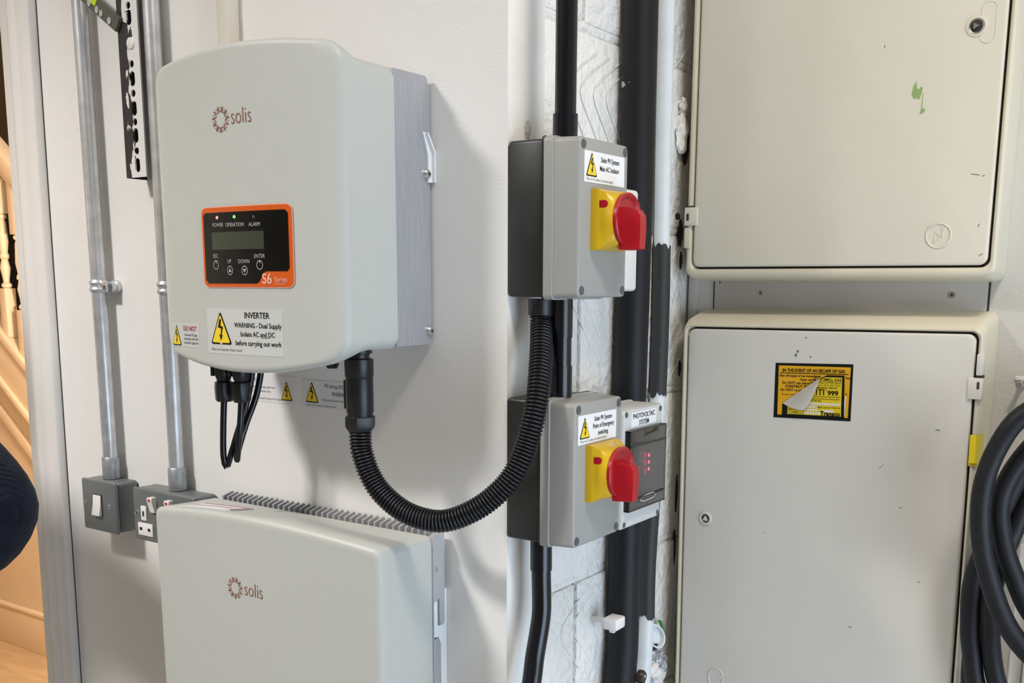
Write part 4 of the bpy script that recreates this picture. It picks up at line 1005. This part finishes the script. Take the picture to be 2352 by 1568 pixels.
PG = planeY(0, yd2, 0)
lk = obj('lock_ring', MB().lathe((-.6225, yd2 + .0002, -.3500), (0, -1, 0), [(.0098, 0), (.0095, .0022), (.0075, .0026), (.0066, .0008)], 28), 'gas_door', gc)
b = MB(); poly_patch(b, PG, circ(.0066, 20, -.6225, -.3500), .0008); obj('lock_well', b, 'isolator_cap', lk, smooth=0, fixn=False)
obj('triangle_key', MB().prism([(-.0040, -.0030), (.0040, -.0030), (0, .0042)], lambda u, v, h: (-.6225 + u, yd2 - .0008 - h, -.3500 + v), 0, .0022), 'gas_door', lk)
gl_ = [(-.5975 + .0125 * math.cos(t), -.6010 + .0155 * math.sin(t)) for t in [.35 + k * (2 * PI - .9) / 28 for k in range(29)]]
em = moulded(gc, gl_ + [(-.5858, -.6000), (-.5930, -.6000)], .0009, False, 'gas_door', 'emblem_letter', yd2)
hg = obj('hinge', MB().box((-.2640, .4255, -.1470), (-.2465, .4400, -.1195), .0012), 'gas_door', gc)
obj('hinge_slot', MB().box((-.2530, .4250, -.1335), (-.2500, .4256, -.1245)), 'gap_dark', hg)
obj('hinge_gap', MB().box((-.2560, .4280, -.1195), (-.2470, .4400, -.1165)), 'gap_dark', hg)
obj('hinge_pin', MB().box((-.2555, .4255, -.1165), (-.2470, .4400, -.0885), .002), 'gas_door', gc)
# valve tape on the frame edge
tp = MB(); P = [(-.2570, .4296), (-.2500, .4292), (-.2482, .4310), (-.2474, .440), (-.2468, .470)]
tp.rings([[(x, y - .0006, z) for x, y in P] for z in (-.2345, -.1935)], False, False, False)
tp.rings([[(x + .0006, y - .0006, z) for x, y in P] for z in (-.2345, -.1935)], False, False, False)
tp_o = obj('valve_tape', tp, 'tape_yellow', gc, smooth=40)
b = MB(); put_text(b, planeY(0, .4280, 0), '*OFF*', .0050, -.2512, -.2340, .0003, sx=.8, bold=.01); obj('lettering', b, 'print_black', tp_o, smooth=0, fixn=False)
sc = MB()
for u, v, l, an, w_ in ((-.4800, -.0745, .0025, 1.2, .0018), (-.4730, -.1005, .0022, .4, .0022), (-.492, -.0930, .003, .2, .003), (-.4930, -.1000, .004, 1.5, .003), (-.34, -.30, .004, .1, .0008), (-.37, -.25, .010, .9, .0005), (-.40, -.48, .006, -.1, .0009), (-.3, -.19, .006, -.1, .0012), (-.53, -.36, .002, 0, .001), (-.31, -.40, .003, 0, .0008)):
    ribbon(sc, PG, [(u, v), (u + l * math.cos(an), v + l * math.sin(an))], w_, .0003)
obj('scuff', sc, 'print_grey', gc, smooth=0, fixn=False)
# gas notice: outer sheet, peeling inner sheet
ns = MB(); q4 = [(-.5218, -.1864), (-.4117, -.1849), (-.4119, -.1064), (-.5218, -.1083)]
def gn(u, v, h):
    a0 = [q4[0][i] + (q4[1][i] - q4[0][i]) * u for i in (0, 1)]; a1 = [q4[3][i] + (q4[2][i] - q4[3][i]) * u for i in (0, 1)]
    return (a0[0] + (a1[0] - a0[0]) * v, yd2 - .0002 - h, a0[1] + (a1[1] - a0[1]) * v - .0016)
slab(ns, gn, 0, 0, 1, 1, 0, .0003, 1, 1); nt_ = obj('gas_notice', ns, 'print_black', gc, smooth=0)
b = MB(); poly_patch(b, gn, [(.050, .055), (.965, .055), (.972, .945), (.045, .955)], .0006); obj('orange_field', b, 'sticker_orange', nt_, smooth=0, fixn=False)
b = MB()
def gt_(s_, sz, u, v, bo=.012, al='CENTER', h=.0009, sx=1.0):
    vs, fs = text_geo(s_, sz, bo, sx, al); b.add([gn(u + x / .110, v + y / .0783, h) for x, y in vs], fs)
gt_('IN THE EVENT OF AN ESCAPE OF GAS', .0062, .50, .845, .03, sx=.84)
poly_patch(b, gn, [(.07, .815), (.95, .815), (.95, .828), (.07, .828)], .0009)
gt_('Shut off supply of gas immediately', .0046, .06, .755, .02, 'LEFT', sx=.95); gt_('Open windows', .0046, .33, .690, .02, 'LEFT')
gt_('Do NOT use naked flames', .0050, .10, .625, .02, 'LEFT'); gt_('CONTACT THE GAS', .0052, .14, .560, .03, 'LEFT'); gt_('Do NOT re-open gas', .0050, .08, .495, .02, 'LEFT'); gt_('The gas transporter', .0034, .09, .42, 0, 'LEFT')
gt_('line', .0045, .915, .74, .02, 'LEFT'); gt_('a', .0045, .925, .46, .02, 'LEFT')
obj('lettering', b, 'print_black', nt_, smooth=0, fixn=False)
b = MB(); poly_patch(b, gn, [(.895, .09), (.925, .09), (.932, .43), (.918, .44)], .0009); obj('white_strip', b, 'label_white', nt_, smooth=0, fixn=False)
b = MB(); poly_patch(b, gn, [(.115, .045), (.92, .055), (.90, .80), (.68, .80), (.60, .74), (.115, .27)], .0012); obj('inner_sheet', b, 'print_black', nt_, smooth=0, fixn=False)
b = MB(); poly_patch(b, gn, [(.185, .075), (.88, .075), (.872, .765), (.66, .765), (.56, .70), (.185, .24)], .0015); obj('yellow_field', b, 'sticker_yellow', nt_, smooth=0, fixn=False)
b = MB()
gt_('CAN SMELL GAS', .0055, .865, .700, .012, 'RIGHT', .0018, .95); poly_patch(b, gn, [(.58, .683), (.87, .683), (.87, .689), (.58, .689)], .0018)
for s_, v in (('Open all windows, Do NOT operate', .650), ('switches on or off, Do NOT smoke', .610)): gt_(s_, .0030, .86, v, 0, 'RIGHT', .0018, .95)
gt_('THE GAS EMERGENCY SERVICE', .0034, .82, .560, .01, 'RIGHT', .0018, .95); gt_('PHONE NUMBER IS', .0034, .69, .525, .01, 'RIGHT', .0018, .95)
gt_('111 999', .0090, .835, .445, .03, 'RIGHT', .0018, 1.12)
for s_, v in (('An unauthorised person may have taken', .405), ('steps to prevent gas escaping again.', .365)): gt_(s_, .0031, .86, v, 0, 'RIGHT', .0018, .9)
gt_('TYPE DETAILS', .0031, .45, .325, .01, 'LEFT', .0018); gt_('IF METER CAN NOT TURN ON', .0028, .87, .210, .01, 'RIGHT', .0018, .9); gt_('Transco', .0088, .868, .078, .035, 'RIGHT', .0018, .95); gt_('NEXT INSPECTION', .0026, .20, .155, 0, 'LEFT', .0018); gt_('DATE', .0028, .26, .10, 0, 'LEFT', .0018); gt_('GAS NOTICE', .0022, .83, .022, 0, 'LEFT', .0009)
obj('inner_lettering', b, 'print_black', nt_, smooth=0, fixn=False)
b = MB()
for k in range(15):
    u = .405 + k * .0315; poly_patch(b, gn, [(u, .262), (u + .024, .262), (u + .024, .305), (u, .305)], .0018)
for r_, v, n in ((0, .205, 5), (1, .150, 5), (2, .092, 6)):
    for k in range(n):
        u = .405 + k * .036; poly_patch(b, gn, [(u, v), (u + .028, v), (u + .028, v + .040), (u, v + .040)], .0018)
poly_patch(b, gn, [(.635, .140), (.785, .140), (.785, .178), (.635, .178)], .0018)
obj('form_boxes', b, 'label_white', nt_, smooth=0, fixn=False)
b = MB(); rows = []
for i in range(9):
    s_ = i / 8; e0 = (.115 + (.60 - .115) * s_, .27 + (.76 - .27) * s_)
    f1 = (.405 + (.605 - .405) * s_ ** .8 + (0 if i < 8 else 0), .165 + (.76 - .165) * s_ ** 1.35)
    rows.append([gn(e0[0] + (f1[0] - e0[0]) * t_, e0[1] + (f1[1] - e0[1]) * t_ - .02 * math.sin(PI * t_) * (1 - s_), .0016 + .0075 * math.sin(t_ * PI * .62) * (1 - .6 * s_)) for t_ in [k / 8 for k in range(9)]])
b.rings(rows, False, False, False); obj('peeled_corner', b, 'peel_paper', nt_, smooth=60)
gc.rotation_euler.y = -.0085

# ================================================================== hanging cable coil
co = thing('cable_coil', 'coil of thick black rubber cable hanging on a hook at the right edge', 'cable', (-.10, .42, -.35))
def strand(pts, r=.0122): obj('strand', MB().tube(spline(pts, .010, True), r, 14, closed=True), 'black_rubber', co)
strand([(-.186, .345, -.151), (-.2122, .345, -.1948), (-.2240, .345, -.2440), (-.2228, .345, -.2938), (-.2122, .345, -.3435), (-.1850, .345, -.4096), (-.145, .350, -.455), (-.09, .36, -.485), (0, .38, -.44), (.06, .40, -.33), (.03, .40, -.20), (-.06, .39, -.13), (-.130, .365, -.120)])
strand([(-.170, .380, -.182), (-.1980, .374, -.2280), (-.2075, .372, -.2690), (-.2005, .372, -.3130), (-.1855, .374, -.3540), (-.155, .380, -.410), (-.09, .39, -.445), (-.01, .41, -.41), (.035, .425, -.32), (.0, .425, -.20), (-.08, .42, -.145), (-.130, .40, -.147)])
strand([(-.145, .405, -.150), (-.182, .400, -.207), (-.209, .398, -.281), (-.2335, .396, -.3685), (-.2345, .396, -.4275), (-.2285, .396, -.4740), (-.2150, .400, -.532), (-.17, .41, -.61), (-.08, .42, -.655), (.02, .43, -.58), (.07, .44, -.40), (.02, .45, -.24), (-.07, .44, -.15)])
strand([(-.135, .430, -.168), (-.175, .425, -.240), (-.196, .412, -.312), (-.2105, .398, -.3800), (-.2092, .396, -.4390), (-.1955, .398, -.5080), (-.165, .41, -.57), (-.08, .43, -.615), (.01, .45, -.54), (.05, .465, -.40), (.01, .47, -.25), (-.07, .465, -.163)])
strand([(-.142, .458, -.198), (-.178, .452, -.255), (-.203, .440, -.322), (-.2305, .424, -.41), (-.2325, .4135, -.49), (-.226, .412, -.555), (-.20, .42, -.67), (-.10, .44, -.72), (.03, .46, -.62), (.08, .475, -.42), (.03, .485, -.25), (-.07, .48, -.175)], .0110)
hk = thing('wall_hook', 'bright screw hook in the wall above the cable coil', 'hook', (-.2148, YM, -.128))
obj('hook_screw', MB().lathe((-.2135, YM, -.1285), (0, -1, 0), [(.005, 0), (.005, .003), (.0032, .008), (.0032, .020), (.005, .022), (.004, .025)], 14), 'steel', hk)
obj('hook_plate', MB().box((-.222, YM - .003, -.124), (-.205, YM - .0003, -.1185), .001), 'switch_white', hk)

# ================================================================== person in the doorway (only the sleeve shows)
pr_ = thing('person', 'person in a navy knitted jumper beside the doorway, bent elbow showing at the left edge', 'person', (-1.765, -.465, FL))
def skinned(name, verts, edges, radii, m_, root=0, sub=2):
    me = bpy.data.meshes.new(name); me.from_pydata([Vector(v) for v in verts], edges, []); me.update()
    o = bpy.data.objects.new(name, me); COL.objects.link(o)
    sk = o.modifiers.new('Skin', 'SKIN'); sk.use_smooth_shade = True
    if not me.skin_vertices: 
        pass
    lay = me.skin_vertices[0].data
    for i, r in enumerate(radii):
        lay[i].radius = r if isinstance(r, tuple) else (r, r)
        lay[i].use_root = (i == root)
    ss = o.modifiers.new('Sub', 'SUBSURF'); ss.levels = sub; ss.render_levels = sub
    me.materials.append(MATS[m_]); attach(o, pr_); return o
bx, by, KS = -1.765, -.465, 1.05
def B(x, y, h): return (bx + x * KS, by + y * KS, FL + h * KS)
def RR(rs): return [tuple(q * KS for q in r) if isinstance(r, tuple) else r * KS for r in rs]
jv = [B(0, 0, .92), B(0, 0, 1.05), B(0, 0, 1.20), B(0, .01, 1.34), B(0, .01, 1.42),
      B(.165, .020, 1.375), B(.260, .075, 1.285), B(.345, .130, 1.185), B(.424, .178, 1.095), B(.400, .160, 1.055), B(.290, .045, 1.000), B(.180, -.070, .965),
      B(-.165, .01, 1.375), B(-.25, .02, 1.25), B(-.37, .04, 1.09), B(-.26, -.03, 1.00), B(-.175, -.095, .97)]
je = [(0, 1), (1, 2), (2, 3), (3, 4), (3, 5), (5, 6), (6, 7), (7, 8), (8, 9), (9, 10), (10, 11), (3, 12), (12, 13), (13, 14), (14, 15), (15, 16)]
jr = [(.165, .12), (.155, .115), (.160, .118), (.145, .10), (.07, .065), .072, .066, .064, .062, .060, .050, .042, .072, .066, .062, .050, .042]
skinned('jumper', jv, je, RR(jr), 'navy_knit', 1)
tv = [B(0, 0, .96), B(0, 0, .86), B(.09, 0, .78), B(.10, -.01, .46), B(.10, .01, .12), B(-.09, 0, .78), B(-.10, -.01, .46), B(-.10, .01, .12)]
skinned('trousers', tv, [(0, 1), (1, 2), (2, 3), (3, 4), (1, 5), (5, 6), (6, 7)], RR([(.15, .11), (.155, .115), .088, .066, .058, .088, .066, .058]), 'denim', 1)
hv = [B(0, .01, 1.38), B(0, 0, 1.47), B(0, -.012, 1.53), B(0, -.012, 1.61), B(0, -.005, 1.67), B(0, -.10, 1.575), B(0, -.085, 1.60)]
skinned('body', hv, [(0, 1), (1, 2), (2, 3), (3, 4), (3, 6), (6, 5)], RR([.055, .054, (.066, .075), (.076, .088), (.055, .065), .010, .010]), 'skin', 1)
for s_ in (1, -1):
    obj('eye', MB().lathe(B(s_ * .032, -.088, 1.595), (0, -1, 0), [(.010, 0), (.009, .005), (.003, .008)], 12), 'switch_white', pr_)
    obj('pupil', MB().lathe(B(s_ * .032, -.096, 1.595), (0, -1, 0), [(.004, 0), (.003, .002)], 10), 'hair', pr_)
    obj('ear', MB().lathe(B(s_ * .078, 0, 1.585), (s_, 0, 0), [(.019, 0), (.022, .006), (.015, .011)], 12), 'skin', pr_)
    x_ = bx + s_ * .10 * KS
    obj('shoe', MB().box((x_ - .042, by - .17, FL + .0015), (x_ + .042, by + .065, FL + .075), .028, 4), 'shoe', pr_)
a_ = B(-.022, -.096, 1.535); b_ = B(.022, -.080, 1.543)
obj('mouth', MB().box(a_, b_, .002), 'print_red', pr_)
hp_ = [(.088 * KS * math.sin(PI * k / 10 * .62), .10 * KS * math.cos(PI * k / 10 * .62)) for k in range(11)]
obj('hair', MB().lathe(B(0, .014, 1.600), (0, .15, 1), [(max(r, .001), h) for r, h in reversed(hp_)], 20), 'hair', pr_)
def hand(c, fx):
    # hand resting on the hip, fingers pointing forward and inward
    vs = [c, (c[0] - fx * .030, c[1] - .030, c[2] - .006)]; es = [(0, 1)]; rs_ = [(.021, .026), (.014, .030)]
    for k in range(4):
        b0 = len(vs); o_ = (k - 1.5) * .0155; L0 = (.024, .028, .027, .021)[k]
        vs += [(c[0] - fx * .046, c[1] - .046, c[2] + o_), (c[0] - fx * (.046 + L0 * .75), c[1] - .046 - L0 * .45, c[2] + o_ - .003), (c[0] - fx * (.046 + L0 * 1.5), c[1] - .046 - L0 * .4, c[2] + o_ - .006)]
        es += [(1, b0), (b0, b0 + 1), (b0 + 1, b0 + 2)]; rs_ += [.0085, .0078, .0068]
    b0 = len(vs); vs += [(c[0] - fx * .012, c[1] + .012, c[2] + .030), (c[0] - fx * .030, c[1] + .020, c[2] + .042)]; es += [(0, b0), (b0, b0 + 1)]; rs_ += [.010, .008]
    skinned('hand', vs, es, rs_, 'skin', 0)
hand(B(.172, -.105, .955), 1); hand(B(-.170, -.125, .96), -1)
